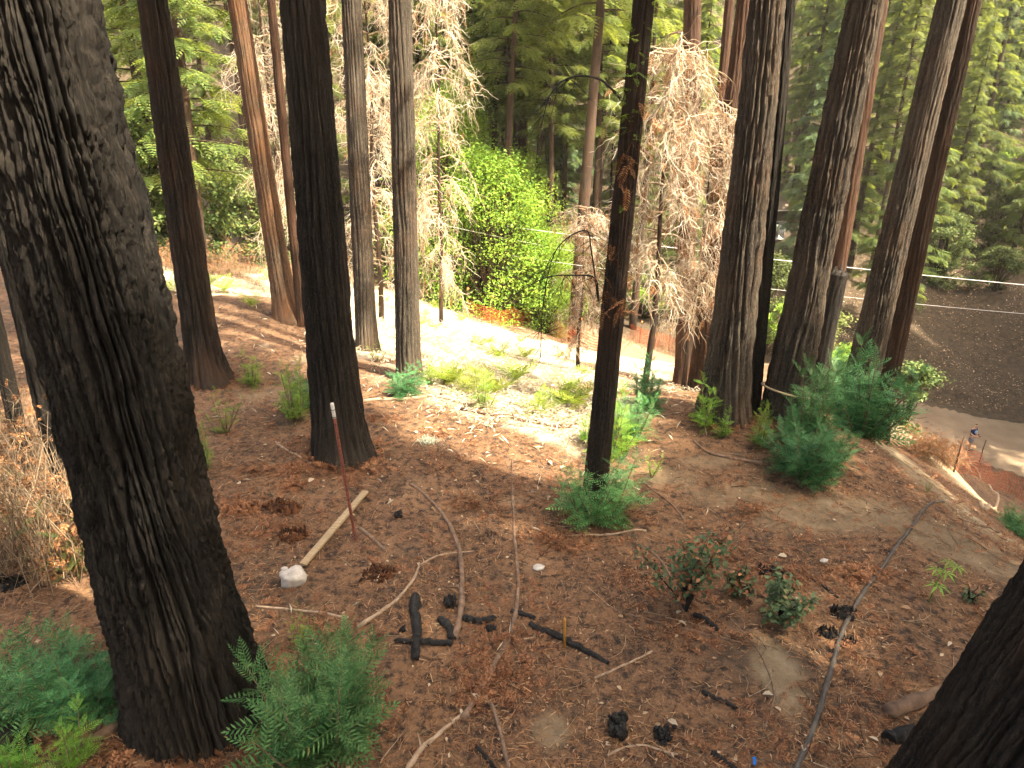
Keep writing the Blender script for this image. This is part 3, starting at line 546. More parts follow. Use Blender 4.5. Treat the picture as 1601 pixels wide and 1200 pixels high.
for i in range(900):
    Y = random.uniform(50, 70) if i < 260 else random.uniform(60, 125); px = random.uniform(440, 1000) if i < 260 else random.uniform(-60, 1660); q = at(px, 300, Y)
    if px > 1180 and Y < 66: continue
    if any((q[0] - a) ** 2 + (q[1] - b) ** 2 < 11 for a, b in TREES.setdefault('_bg', [])): continue
    TREES['_bg'].append((q[0], q[1])); conifer(q[0], q[1], random.choice([3, 3, 2, 1, 3]) if i < 260 else random.choice([0, 1, 2, 3]), random.uniform(.85, 1.25), 'green conifer on the %s slope behind %s' % ('upper' if Y > 92 else 'lower', 'the massive left trunk' if px < 180 else 'the flared charred redwood' if px < 340 else 'the pale brown redwood' if px < 500 else 'the slim grey redwoods' if px < 660 else 'the bright green maple' if px < 830 else 'the slim charred redwood' if px < 1020 else 'the bleached dead trees' if px < 1160 else 'the furrowed redwood pair' if px < 1300 else 'the rope wrapped redwood' if px < 1400 else 'the rightmost redwoods' if px < 1530 else 'the right edge shrubs'), 'conifers on the far slope'); _k += 1
    if _k > 125: break

# ------------------------------------------------------------------ broadleaf trees and shrubs
def broad_variant(seed, H, rad, n, leaf, mat, zlow=.12, tpl=LEAF4, stemr=.05, clumps=26):
    rg = np.random.default_rng(seed); mb = MB(); st = MB()
    cc = []
    for i in range(clumps):
        z = H * (zlow + (1 - zlow) * rg.random() ** .85); pr = rad * math.sin(math.pi * min(.98, .25 + .72 * z / H)) ** .6; th = rg.random() * 6.28; d = pr * rg.random() ** .5 * .85; cc.append((d * math.cos(th), d * math.sin(th), z))
        p = np.array(cc[-1]); a = np.linspace(0, 1, 5)[:, None]; root = np.array([rg.normal(0, .05), rg.normal(0, .05), -.1]); mid = np.array([p[0] * .25, p[1] * .25, p[2] * .55])
        st.tube((1 - a) ** 2 * root + 2 * a * (1 - a) * mid + a * a * p, stemr * np.linspace(1, .2, 5) * rg.uniform(.5, 1), 5, False)
    cc = np.array(cc); k = rg.integers(0, clumps, n); P = cc[k] + rg.normal(0, 1, (n, 3)) * np.array([rad * .12, rad * .12, H * .035]); P[:, 2] = np.maximum(P[:, 2], H * .03)
    scatter(mb, tpl, P, rotm(rg.random(n) * 6.28, rg.normal(-.25, .45, n), rg.normal(0, .5, n)), rg.uniform(.6, 1.3, n) * leaf)
    return mb.mesh('crown', [mat]), st.mesh('stems', [M['bgbark']], True)
BV = {'maple': broad_variant(201, 9.0, 4.2, 19000, .17, M['broad'], .05, LEAF4, .09, 130), 'shrub': broad_variant(202, 2.6, 1.5, 3800, .13, M['olive'], .06, LEAF4, .04, 24), 'bay': broad_variant(203, 5.5, 2.4, 7000, .19, M['olive'], .05, LEAF4, .07, 34), 'green': broad_variant(204, 3.2, 1.9, 4500, .15, M['broad'], .06, LEAF4, .04, 26)}
def broad(name, kind, px, Y, s, label, cat, group=None, py=400, xyz=None):
    q = at(px, py, Y) if xyz is None else xyz; o = empty(name, (q[0], q[1], hz(q[0], q[1]) - .1), label, cat, group); o.rotation_euler.z = random.random() * 6.28; o.scale = (s, s, s) if np.isscalar(s) else s
    link('crown', BV[kind][0], o); link('stems', BV[kind][1], o); return o
broad('maple_tree', 'maple', 765, 41, (1.05, 1.05, 1.05), 'bright green sunlit maple filling the middle behind the clearing', 'tree')
broad('maple_tree', 'maple', 690, 43, (.95, .95, 1.3), 'green maple directly right behind the slim grey redwood', 'tree')
broad('maple_tree', 'maple', 850, 44, (.8, .8, .75), 'low green maple at the right end of the bright foliage', 'tree')
broad('maple_tree', 'maple', 715, 47, (1.1, 1.1, 1.55), 'tall yellow green maple rising highest behind the bright foliage', 'tree')
broad('maple_tree', 'maple', 812, 48, (1.0, 1.0, 1.2), 'loose green maple behind the conifer trunks right of the bright one', 'tree')
for (px, Y, k, s, lab) in [(300, 33, 'bay', (1.1, 1.1, 1.3), 'green leafy bay tree seen between the massive trunk and the next'), (215, 30, 'bay', (1.0, 1.0, 1.1), 'bay tree hugging the right edge of massive left trunk'), (350, 36, 'bay', 1.0, 'yellow green bay tree left of the pale brown redwood'), (410, 38, 'bay', .9, 'bay tree behind the pale brown redwood'),
                           (930, 50, 'bay', 1.0, 'shaded bay tree behind the road left of slim charred redwood'), (1010, 52, 'green', 1.3, 'green shrub across the road behind bleached branches'), (1215, 50, 'bay', 1.0, 'bay tree covering the cabin between the furrowed redwoods'), (1255, 46, 'green', 1.2, 'green shrub low between the furrowed redwoods'), (1190, 47, 'green', 1.0, 'shrub tucked right of the dark slender stem'),
                           (1300, 44, 'bay', .95, 'green bay tree behind the broken trunk stub'), (1350, 40, 'green', 1.0, 'bright shrub left of the tall right redwood'), (1480, 60, 'bay', 1.1, 'leafy tree on the hillside right of the reddish trunk'), (1430, 66, 'bay', 1.0, 'small hillside tree close behind the reddish trunk'), (1570, 58, 'shrub', 1.4, 'shrub on the dim hillside at the right edge'), (1585, 68, 'bay', 1.0, 'hillside tree at the right picture edge'), (1500, 84, 'bay', 1.3, 'bluish tree high on the right hillside'), (1600, 86, 'bay', 1.4, 'tree in the upper right corner'),
                           (1545, 66, 'bay', 1.1, 'broad tree halfway up the right hillside'), (1460, 78, 'bay', 1.4, 'tree above the cable right of the reddish trunk'), (1560, 95, 'bay', 1.6, 'pale tree near the upper right corner'), (1420, 90, 'bay', 1.6, 'tree between the two rightmost redwood tops'), (1530, 76, 'green', 1.5, 'yellow green shrub on the right hillside'), (880, 47, 'green', 1.1, 'green shrub behind the road right of the maple'), (800, 50, 'green', 1.2, 'dark green shrub under the maple'), (735, 52, 'green', 1.1, 'shrub above the start of the fenced path'), (650, 52, 'green', 1.2, 'shrub right behind the slim grey redwood foot')]:
    broad('leafy_tree' if k == 'bay' else 'shrub', k, px, Y, s, lab, 'tree' if k == 'bay' else 'shrub', 'broadleaf trees and shrubs in the valley')
for i in range(34):
    px = random.uniform(1400, 1680); Y = random.uniform(60, 100); q = at(px, 300, Y)
    broad('shrub', random.choice(['shrub', 'green', 'shrub']), 0, 0, random.uniform(.6, 1.3), 'one of the small shrubs dotting the dim right hillside', 'shrub', 'hillside shrubs', xyz=q)
q = gp(1425, 690); broad('shrub', 'shrub', 0, 0, 1.1, 'dark shrub between green sprout clump and the dirt road', 'shrub', xyz=at(1418, 640, 27))

# ------------------------------------------------------------------ redwood sprout clumps
def sprout_variant(seed, H, W, stems, fr_per, flen, mat, spread=.75, tpl=FR_HI):
    rg = np.random.default_rng(seed); lf = MB(); st = MB(); P, Y, Pi, S = [], [], [], []
    for i in range(stems):
        th = rg.random() * 6.28; rr = rg.random() ** .6; hgt = H * (1 - .45 * rr * rr) * rg.uniform(.55, 1.12); out = W * .5 * spread * rr
        a = np.linspace(0, 1, 6); bx = rg.normal(0, W * .07, 2); X = np.stack([bx[0] + out * (a ** .8) * math.cos(th), bx[1] + out * (a ** .8) * math.sin(th), -.03 + hgt * a], 1)
        st.tube(X, .011 * H ** .5 * (1.1 - a), 4, False); k = int(fr_per * hgt / H); s = np.sort(rg.uniform(.06, 1, k)); ang = np.arange(k) * 2.4 + rg.normal(0, .35, k)
        P.append(np.stack([np.interp(s, a, X[:, c]) for c in range(3)], 1)); Y.append(ang); Pi.append(rg.normal(.35, .22, k) + .75 * s ** 3); S.append(flen * rg.uniform(.7, 1.2, k) * (1.05 - .62 * s ** 2))
    P = np.vstack(P); m = len(P); scatter(lf, tpl, P, rotm(np.concatenate(Y), np.concatenate(Pi), rg.normal(0, .4, m)), np.concatenate(S))
    return lf.mesh('foliage', [mat]), st.mesh('stems', [M['stick']])
SV = {'big': sprout_variant(301, 1.0, 1.1, 24, 32, .30, M['sprout']), 'big2': sprout_variant(302, 1.0, 1.25, 18, 30, .31, M['sprout']), 'mid': sprout_variant(303, 1.0, .9, 13, 26, .30, M['sprout']), 'lite': sprout_variant(304, 1.0, .75, 8, 24, .24, M['sproutlite']), 'thin': sprout_variant(305, 1.0, .7, 7, 20, .15, M['sproutlite'], .9), 'low': sprout_variant(306, .6, 1.2, 18, 22, .26, M['sprout'], .9)}
def sprout(px, py, hpx, k, label, wscale=1.0, lift=0):
    b = gp(px, py); s = 1.12 * hpx * depth(b) / FPX / .93 / (.6 if k == 'low' else 1.0)
    o = empty('redwood_sprout', b, label, 'sprout', 'green redwood sprouts'); o.rotation_euler.z = random.random() * 6.28; o.scale = (s * wscale * 1.15, s * wscale * 1.15, s)
    link('foliage', SV[k][0], o); link('stems', SV[k][1], o)
for a in [(505, 1175, 215, 'big', 'big blue green redwood sprout clump at the right foot of the massive left trunk', .82), (470, 1010, 90, 'thin', 'thin green sprout standing right below the pale rock', .8), (120, 1105, 110, 'big2', 'dark green sprout clump left of the massive trunk foot', .95), (45, 1110, 110, 'low', 'feathery sprout clump at the left picture edge above the log', 1.0), (180, 1100, 80, 'low', 'low sprout clump touching the left side of the massive trunk', .8), (120, 1195, 105, 'lite', 'light green sprout in the bottom left corner beside the log', .8), (25, 1215, 90, 'lite', 'light green sprout in the extreme bottom left corner', 1.0),
          (985, 690, 85, 'mid', 'green sprout clump up the slope right of the slim charred redwood', .9), (930, 810, 98, 'mid', 'bright green sprout clump around the foot of the slim charred redwood', 1.15), (905, 795, 45, 'lite', 'small sprout at the left foot of the slim charred redwood', .9), (960, 712, 105, 'lite', 'sprout clump right behind the slim charred redwood trunk', 1.0), (1020, 745, 58, 'thin', 'thin pale sprout right of the slim charred redwood', .8), (915, 690, 50, 'lite', 'sprout peeking out left of the slim charred redwood', .8), (1010, 640, 75, 'mid', 'dark sprout with bare tip at the clearing edge right of slim redwood', .8),
          (1100, 668, 80, 'lite', 'yellow green sprout at the left foot of the furrowed redwood pair', .8), (1130, 682, 45, 'lite', 'small sprout before the foot of the furrowed redwood pair', .8), (1188, 698, 80, 'lite', 'slender sprout between the furrowed redwood and rope wrapped redwood', .75), (1255, 748, 95, 'big', 'front green sprout clump of the right cluster', .95), (1300, 730, 70, 'mid', 'small sprout clump on the right flank of the front clump', .9), (1265, 690, 130, 'mid', 'tall blue green sprouts at the right foot of the rope wrapped redwood', .75), (1340, 682, 140, 'big2', 'large dense green sprout clump at the slope edge under the right redwoods', .85), (1300, 640, 90, 'big', 'blue green sprout clump behind the rope wrapped redwood foot', .9),
          (395, 602, 55, 'lite', 'small bright sprout right of the flared charred foot', 1.0), (462, 658, 110, 'lite', 'light green sprout at the left side of the black charred trunk', .7), (475, 640, 60, 'mid', 'green sprout pressed against the black charred trunk', .7), (348, 678, 95, 'thin', 'thin sprouts just right of the massive trunk at mid height', .9), (322, 735, 85, 'lite', 'green sprout half hidden behind right edge of massive trunk', .5), (632, 618, 45, 'mid', 'sprout clump at the foot of the right slim grey redwood', 1.2), (672, 600, 40, 'lite', 'yellow green sprout right of the slim grey redwood foot', .8), (757, 638, 65, 'lite', 'sunlit sprout alone on the clearing edge', .75), (590, 565, 45, 'thin', 'pale sprout between the two slim grey redwoods', .8),
          (1595, 835, 40, 'low', 'small sprout at the right picture edge above the close trunk', .9), (1450, 770, 25, 'thin', 'tiny green seedling on the bare pale soil', .9)]:
    sprout(a[0], a[1], a[2], a[3], a[4], a[5])

# ------------------------------------------------------------------ saplings with broad leaves
def sapling(px, py, hpx, label, leafn, seed, lean=(0, 0), dead=False):
    rg = np.random.default_rng(seed); b = gp(px, py); H = hpx * depth(b) / FPX; lf = MB(); st = MB(); dl = MB()
    P = []
    for i in range(9):
        th = rg.random() * 6.28; a = np.linspace(0, 1, 6); L = H * rg.uniform(.5, 1); o = H * rg.uniform(.2, .6)
        X = np.stack([lean[0] * H * a + o * a ** 1.3 * math.cos(th) + .02 * np.sin(a * 9), lean[1] * H * a + o * a ** 1.3 * math.sin(th), -.02 + L * a], 1); st.tube(X, .013 * (1.15 - a), 5, False)
        n = leafn // 9; s = rg.uniform(.35, 1, n); P.append(np.stack([np.interp(s, a, X[:, c]) for c in range(3)], 1) + rg.normal(0, H * .06, (n, 3)))
    P = np.vstack(P); P[:, 2] = np.maximum(P[:, 2], .03); m = len(P); d = rg.random(m) < (.35 if dead else .05)
    for mb, k in ((lf, ~d), (dl, d)): scatter(mb, LEAF, P[k], rotm(rg.random(k.sum()) * 6.28, rg.normal(-.2, .5, k.sum()), rg.normal(0, .5, k.sum())), rg.uniform(.05, .085, k.sum()))
    o = empty('tanoak_sapling', b, label, 'sapling', 'broad leaved saplings'); link('foliage', lf.mesh('foliage', [M['tanoak']]), o); link('dry_leaves', dl.mesh('dry_leaves', [M['redlitter']]), o); link('stems', st.mesh('stems', [M['coal']], True), o)
sapling(1072, 955, 165, 'dusty green sapling with black stems in the right foreground', 900, 401, (-.05, .15), True)
sapling(1218, 975, 85, 'low dusty green sapling left of the charred stump under the hose', 560, 402, (.05, 0))
sapling(1150, 930, 50, 'sapling with brown withered leaves between the two green saplings', 320, 403, (0, 0), True)
sapling(1372 + 145, 940, 30, 'tiny dark green seedling below the palm-leaved seedling', 60, 404)
def palmate():
    b = gp(1452, 940); H = 75 * depth(b) / FPX; o = empty('palmate_seedling', b, 'bright green seedling with star shaped leaves near the right edge', 'seedling')
    st = MB(); st.tube([(0, 0, -.02), (.03, 0, H * .5), (.10, 0, H)], [.008, .007, .004], 5); link('stem', st.mesh('stem', [M['sproutlite']]), o)
    for (x, y, z, s) in [(.03, -.03, .45 * H, .16), (.12, .02, .7 * H, .15), (.02, .05, .75 * H, .13), (.10, 0, H, .12), (.16, -.06, .95 * H, .13)]:
        mb = MB(); n = 7; ya = np.linspace(0, 2 * math.pi, n, endpoint=False) + random.random()
        V = (np.array([[0, 0, 0], [.45, .10, .05], [1, 0, -.18], [.45, -.10, .05]]), np.array([[0, 1, 2, 3]]), None)
        scatter(mb, V, np.tile([x, y, z], (n, 1)), rotm(ya, np.full(n, -.15), np.zeros(n)), np.full(n, s)); link('leaf', mb.mesh('leaf', [M['sproutlite']]), o)
palmate()

# ------------------------------------------------------------------ dead trees with hanging bleached twigs
def dead_variant(seed, H, z0, rad, strands, leaves, trunk_r=.09):
    rg = np.random.default_rng(seed); tw = MB(); lf = MB(); br = MB(); P, Yy, Pp = [], [], []
    nb = max(12, strands // 28)
    for i in range(nb):
        z = z0 + (H - z0) * rg.random() ** .8; th = rg.random() * 6.28; L = rad * rg.uniform(.45, 1.05); a = np.linspace(0, 1, 6)
        X = np.stack([L * a ** .8 * math.cos(th), L * a ** .8 * math.sin(th), z + .25 * L * a - .9 * L * a ** 2.2], 1) + rg.normal(0, .03, (6, 3)); br.tube(X, .020 * (1.2 - a), 5, False)
        for k in range(28):
            s = rg.uniform(.25, 1); p = np.array([np.interp(s, a, X[:, c]) for c in range(3)]); n = 6; ln = rg.uniform(.3, .95) * rad * .8
            d = np.array([math.cos(th), math.sin(th), 0]) * rg.normal(.3, .4) + rg.normal(0, .5, 3); d[2] = -rg.uniform(.2, 1); st = [p]
            for j in range(n):
                d = d + rg.normal(0, .45, 3) + np.array([0, 0, -.18]); d /= np.linalg.norm(d); st.append(st[-1] + d * ln / n)
            st = np.array(st); st[:, 2] = np.maximum(st[:, 2], .15); tw.tube(st, np.linspace(.0068, .0026, n + 1) * rg.uniform(.7, 1.2), 3, False)
            q = st[rg.integers(1, n + 1, 2)]; P.append(q); 
    P = np.vstack(P); m = min(leaves, len(P)); P = P[rg.permutation(len(P))[:m]]
    scatter(lf, FR_MID, P, rotm(rg.random(m) * 6.28, rg.normal(-1.1, .35, m), rg.normal(0, .5, m)), rg.uniform(.14, .34, m))
    tk = MB(); hh = np.linspace(-.4, H, 14); tk.tube(np.stack([.05 * np.sin(hh), .04 * np.cos(hh * 1.3), hh], 1), np.clip(trunk_r * (1.1 - hh / H), .015, 1), 9)
    return tw.mesh('bleached_twigs', [M['deadpale']]), lf.mesh('dead_foliage', [M['deadleaf']]), br.mesh('branches', [M['stickpale']]), tk.mesh('trunk', [M['bgbark']], True)
DV = [dead_variant(501, 7.6, 2.4, 1.35, 2300, 560), dead_variant(502, 12, 1.2, 1.5, 2600, 200), dead_variant(503, 9, 1.6, 1.3, 1800, 700)]
def dead_tree(px, py, Y, v, s, label, rz=0):
    q = at(px, py, Y); o = empty('dead_tree', (q[0], q[1], hz(q[0], q[1])), label, 'tree', 'dead trees with bleached twigs'); o.scale = (s, s, s) if np.isscalar(s) else s; o.rotation_euler.z = rz
    for nm, me in zip(('bleached_twigs', 'dead_foliage', 'branches', 'trunk'), DV[v]): link(nm, me, o)
dead_tree(1010, 600, 15.2, 0, (.85, .85, .98), 'dead tree draped in bleached twigs and brown sprays right of the slim charred redwood', .6)
dead_tree(1075, 560, 18.5, 0, (.8, .8, 1.0), 'bleached dead tree behind, against the furrowed redwood pair', 2.6)
dead_tree(905, 540, 20, 2, (.7, .7, .55), 'brown dead sapling hanging left of the slim charred redwood', 4.1)
dead_tree(595, 480, 23, 1, 1.0, 'white sunlit dead tree between the two slim grey redwoods', .3)
dead_tree(690, 440, 30, 1, (1.0, 1.0, 1.35), 'tall dead tree with brown tufts right of slim grey redwoods', 1.9)
dead_tree(452, 470, 24, 1, (.9, .9, 1.05), 'white dead tree between pale brown redwood and black trunk', 3.3)
# arching bare branches of slim charred redwood and other single limbs
def limb(name, pts, r0, r1, mat, parent=None, label=None, cat=None, twigs=0, leaf=None):
    P = smooth_line(np.array(pts), 8); mb = MB(); mb.tube(P, np.linspace(r0, r1, len(P)), 6)
    for i in range(twigs):
        k = random.randrange(len(P) // 5, len(P)); d = np.array([random.gauss(0, .5), random.gauss(0, .4), -random.uniform(.1, 1)]); st = [P[k]]
        for j in range(5): d = d + np.array([random.gauss(0, .3), random.gauss(0, .3), -.12]); st.append(st[-1] + d / np.linalg.norm(d) * random.uniform(.06, .14))
        mb.tube(st, np.linspace(r1 * 1.1, r1 * .35, 6), 4, False)
    me = mb.mesh(name, [mat])
    if parent is not None: 
        o = link(name, me, parent); o.matrix_parent_inverse = Matrix.Translation(-Vector(parent.location)); return o
    return link(name, me, None, None, label, cat)
b7, t7, ax7, r7, o7 = TREES['T7']; y7 = b7[1]
limb('dead_branch', [at(975, 160, y7), at(940, 125, y7 - .15), at(895, 120, y7 - .3), at(862, 145, y7 - .4), at(845, 200, y7 - .4)], .015, .005, M['coal'], o7, twigs=12)
limb('dead_branch', [at(936, 470, y7), at(930, 435, y7 - .1), at(900, 430, y7 - .2), at(850, 435, y7 - .3), at(790, 470, y7 - .4)], .014, .004, M['coal'], o7, twigs=14)
limb('dead_branch', [at(935, 468, y7), at(925, 395, y7 - .2), at(915, 360, y7 - .3), at(870, 390, y7 - .4), at(850, 470, y7 - .45), at(845, 560, y7 - .5)], .012, .004, M['coal'], o7, twigs=18)
mbx = MB(); n = 120; hs = R.uniform(0, 1, n) ** .7; A0, A1 = at(960, 420, y7), at(1007, -30, y7); P = A0 + (A1 - A0) * hs[:, None] + R.normal(0, .10, (n, 3)); 
scatter(mbx, FR_HI, P, rotm(R.random(n) * 6.28, R.normal(.0, .3, n), R.normal(0, .3, n)), R.uniform(.10, .24, n))
_o = link('green_sprays', mbx.mesh('green_sprays', [M['sproutlite']]), o7); _o.matrix_parent_inverse = Matrix.Translation(-Vector(o7.location))
mbx = MB(); n = 80; P = np.vstack([at(958, 395, y7 - .1) + R.normal(0, .13, (30, 3)), at(955, 470, y7 - .15) + R.normal(0, (.16, .12, .07), (34, 3)), at(985, 250, y7 - .15) + R.normal(0, (.06, .06, .2), (16, 3))])
scatter(mbx, FR_HI, P, rotm(R.random(n) * 6.28, R.normal(-.8, .4, n), R.normal(0, .4, n)), R.uniform(.12, .26, n))
_o = link('brown_sprays', mbx.mesh('brown_sprays', [M['deadleaf']]), o7); _o.matrix_parent_inverse = Matrix.Translation(-Vector(o7.location))

# ------------------------------------------------------------------ ferns and dry grass in the clearing
def fern_variant(seed, mat):
    rg = np.random.default_rng(seed); mb = MB(); n = 16; scatter(mb, FR_HI, rg.normal(0, .06, (n, 3)) * np.array([1, 1, .3]) + np.array([0, 0, .15]), rotm(np.arange(n) * 2.4, rg.uniform(.15, 1.0, n), rg.normal(0, .2, n)), rg.uniform(.6, 1.0, n)); return mb.mesh('fern', [mat])
FV = [fern_variant(601, M['fern']), fern_variant(602, M['fern']), fern_variant(603, M['drygrass'])]
_places = [(705, 600), (735, 620), (770, 625), (810, 640), (850, 650), (880, 640), (690, 585), (745, 590), (655, 540), (675, 520), (700, 535), (720, 545), (650, 515), (860, 625), (905, 640), (775, 560), (815, 590), (690, 470), (705, 490), (720, 505), (680, 480), (735, 515), (700, 515), (750, 520), (660, 495), (770, 540), (790, 560), (745, 545), (720, 580), (760, 600), (700, 600), (690, 560), (820, 560), (840, 590), (870, 605), (800, 600), (780, 580), (730, 610), (860, 575), (900, 615), (880, 560), (840, 545), (810, 535), (640, 470), (600, 470), (660, 465),
           (380, 445), (350, 455), (400, 460), (330, 450), (300, 440), (265, 430), (420, 440), (365, 470), (395, 480), (275, 455), (250, 440), (310, 465), (940, 600), (915, 590), (890, 630), (1000, 520), (960, 525), (920, 520), (890, 500), (1020, 525), (850, 490), (800, 480), (770, 470), (740, 460), (700, 455)]
for i, (px, py) in enumerate([p for j, p in enumerate(_places) if j % 5 not in (1, 3)]):
    q = gp(px + random.uniform(-6, 6), py + random.uniform(-4, 4)); o = link('fern', FV[[0, 1, 0, 1, 1, 0, 2][i % 7]], None, q, 'fern growing on the sunny clearing between the grey redwoods and road', 'fern', 'ferns of the clearing'); s = random.uniform(.4, .85); o.scale = (s, s, s * .9); o.rotation_euler.z = random.random() * 6.28
def clearing_straw():
    mb = MB(); P = []
    for (px, py, Y, rx, ry, n) in [(740, 560, 22, 4, 8, 14000), (680, 500, 33, 5, 9, 7000), (880, 590, 20, 3.4, 5, 8000), (620, 520, 18.5, 1.8, 3.2, 1800), (850, 642, 0, 1.5, 1.2, 4200), (790, 625, 0, 1.1, 1.3, 2400), (730, 595, 0, .9, 1.4, 2000), (660, 560, 0, .6, 1.4, 1200), (400, 455, 24, 6, 3.5, 5000)]:
        q = at(px, py, Y) if Y else gp(px, py); r = np.abs(R.normal(0, .62, n)); t = R.random(n) * 6.28; P.append(np.stack([q[0] + rx * r * np.cos(t), q[1] + ry * r * np.sin(t)], 1))
    P = np.vstack(P); n = len(P); Z = height(P[:, 0], P[:, 1]); scatter(mb, LEAF4, np.column_stack([P, Z + R.uniform(.0, .12, n)]), rotm(R.random(n) * 6.28, R.normal(.12, .35, n), R.normal(0, .6, n)), np.stack([R.uniform(.05, .2, n), R.uniform(.012, .05, n), R.uniform(.05, .3, n)], 1))
    link('dry_leaf_cover', mb.mesh('dry_leaf_cover', [M['drygrass']]), label='pale dry leaves and straw covering the sunlit clearing', cat='leaf litter', kind='stuff')
clearing_straw()

# ------------------------------------------------------------------ litter on the forest floor
def litter():
    def area(n, x0, x1, y0, y1, p=1.4):
        y = y0 + (y1 - y0) * R.random(n) ** p; x = R.uniform(x0, x1, n) * np.clip(y / 9 + .25, .35, 1.4); return x, y
    dens = lambda x, y, s: vn(x * s + 40, y * s + 40, seed=31)
    mb = MB(); x, y = area(125000, -8, 8.2, 2.6, 16.5); k = (dens(x, y, .9) + .5 * R.random(len(x)) > .42) & (soil_sunlit_mask(x, y) < .2 + .5 * R.random(len(x))); x, y = x[k], y[k]; n = len(x)
    scatter(mb, CURL, np.column_stack([x, y, height(x, y) + R.uniform(-.002, .018, n)]), rotm(R.random(n) * 6.28, R.normal(.02, .22, n), R.normal(0, .5, n)), np.stack([R.uniform(.03, .12, n), R.uniform(.06, .17, n), R.uniform(.03, .12, n)], 1))
    link('needle_litter', mb.mesh('needle_litter', [M['litter']]), label='brown fallen needles and twiglets carpeting the forest floor', cat='litter', kind='stuff')
    mb = MB(); x, y = area(6500, -8, 8.2, 2.6, 16); k = dens(x, y, .8) > .45; x, y = x[k], y[k]; n = len(x)
    scatter(mb, FR_MID, np.column_stack([x, y, height(x, y) + R.uniform(.012, .03, n)]), rotm(R.random(n) * 6.28, R.normal(.03, .12, n), R.normal(0, .3, n)), R.uniform(.09, .22, n))
    cen = [(random.uniform(-5, 6), random.uniform(3.2, 11.5), random.uniform(.08, .22), 70) for _ in range(34)] + [tuple(gp(px, py)[:2]) + (.2, 160) for (px, py) in [(890, 850), (1220, 900), (380, 790), (430, 830), (520, 735), (740, 790), (1110, 870), (780, 1060), (1350, 900), (560, 1130)]] + [(TREES[k][0][0] + TREES[k][3] * math.cos(a) * 1.35, TREES[k][0][1] + TREES[k][3] * math.sin(a) * 1.35, .16, 70) for k in ('T1', 'T2', 'T4', 'T7', 'T8a', 'T9') for a in np.arange(8) * .785]
    for (cx, cy, sr, nn) in cen:
        P = R.normal(0, sr, (nn, 2)) * np.array([1.3, .8]) + [cx, cy]; d = np.exp(-((P - [cx, cy]) ** 2).sum(1) / (2 * sr * sr)); scatter(mb, FR_LO, np.column_stack([P, height(P[:, 0], P[:, 1]) + .012 + .05 * d * R.random(nn)]), rotm(R.random(nn) * 6.28, R.normal(.1, .3, nn), R.normal(0, .5, nn)), R.uniform(.05, .15, nn))
    link('dead_spray_litter', mb.mesh('dead_spray_litter', [M['redlitter']]), label='rust red fallen redwood sprays lying on the soil', cat='litter', kind='stuff')
    mb = MB(); x, y = area(2600, -8, 8.5, 2.6, 15); n = len(x)
    scatter(mb, LEAF4, np.column_stack([x, y, height(x, y) + R.uniform(.008, .025, n)]), rotm(R.random(n) * 6.28, R.normal(0, .2, n), R.normal(0, .4, n)), R.uniform(.025, .06, n))
    link('small_leaf_litter', mb.mesh('small_leaf_litter', [M['dryleaf']]), label='small pale fallen leaves strewn over the forest floor', cat='litter', kind='stuff')
    mb = MB(); x, y = area(2600, -8, 8.5, 2.6, 15.5)
    for i in range(len(x)):
        a = random.random() * 6.28; L = random.uniform(.12, .6); c = random.gauss(0, .5); s = np.linspace(0, 1, 5); px = x[i] + L * s * math.cos(a) - c * L * s * (1 - s) * math.sin(a); py = y[i] + L * s * math.sin(a) + c * L * s * (1 - s) * math.cos(a)
        if i % 60 == 0: pass
        P = np.stack([px, py, s * 0], 1); mb.tube(P, random.uniform(.002, .0055) * (1.15 - s), 3, False)
    V = np.vstack(mb.v); V[:, 2] += height(V[:, 0], V[:, 1]) + .015; mb.v = [V]
    link('twig_litter', mb.mesh('twig_litter', [M['twig']]), label='thin pale twigs scattered over the forest floor', cat='litter', kind='stuff')
    # far hillside leaves
    mb = MB(); n = 15000; px = R.uniform(1180, 1700, n); Y = R.uniform(45, 80, n); x = (px - 800) / FPX / .93 * Y; P = np.column_stack([x, Y, height(x, Y) + .06]); d, _, w = road_info(x, Y); P = P[d > w + .3]; n = len(P)
    scatter(mb, LEAF4, P, rotm(R.random(n) * 6.28, R.normal(.2, .4, n), R.normal(0, .5, n)), R.uniform(.07, .18, n))
    link('hillside_leaf_litter', mb.mesh('hillside_leaf_litter', [M['dryleaf']]), label='pale fallen leaves covering the dim hillside beyond the road', cat='litter', kind='stuff')
litter()
def fallen_leaves():
    meshes = []
    for i in range(4):
        V = LEAF[0].copy(); V[:, 1] *= random.uniform(.9, 1.5); V[:, 2] *= random.uniform(1, 3); V[:, 2] += .25 * (V[:, 1] ** 2) * random.choice([1, 2.5]); V[:, 2] -= V[:, 2].min(); c = random.choice([C(.42, .30, .18), C(.52, .42, .29), C(.34, .21, .11), C(.46, .37, .26)])
        meshes.append(raw('fallen_leaf', V, None, LEAF[2], True, [simple('dry_leaf_tone', tuple(x * .8 for x in c[:3]) + (1,), c, 20, .7, .3)]))
    for i in range(130):
        y = 2.9 + 8.5 * random.random() ** 1.5; x = random.uniform(-1, 1) * (y * .72 + .6); q = (x, y, hz(x, y) + .014)
        if (x + 2.8) ** 2 + (y - 4.6) ** 2 < .6: continue
        o = link('fallen_leaf', meshes[i % 4], None, q, 'pale dry leaf on the ground %s' % (('beside the massive left trunk' if x < -1.6 else 'around the big sprout clump and charred sticks' if x < 0 else 'around the charcoal lumps' if x < 1.6 else 'beside the close right trunk and hose') if y < 6.2 else ('left of the wooden board' if x < -2.2 else 'between board and long branch' if x < 0 else 'around the slim charred redwood' if x < 2.2 else 'between saplings and right sprouts')), 'leaf', 'large dry leaves on the forest floor'); s = random.uniform(.055, .11); o.scale = (s, s, s); o.rotation_euler = (random.gauss(0, .2), random.gauss(0, .2), random.random() * 6.28)
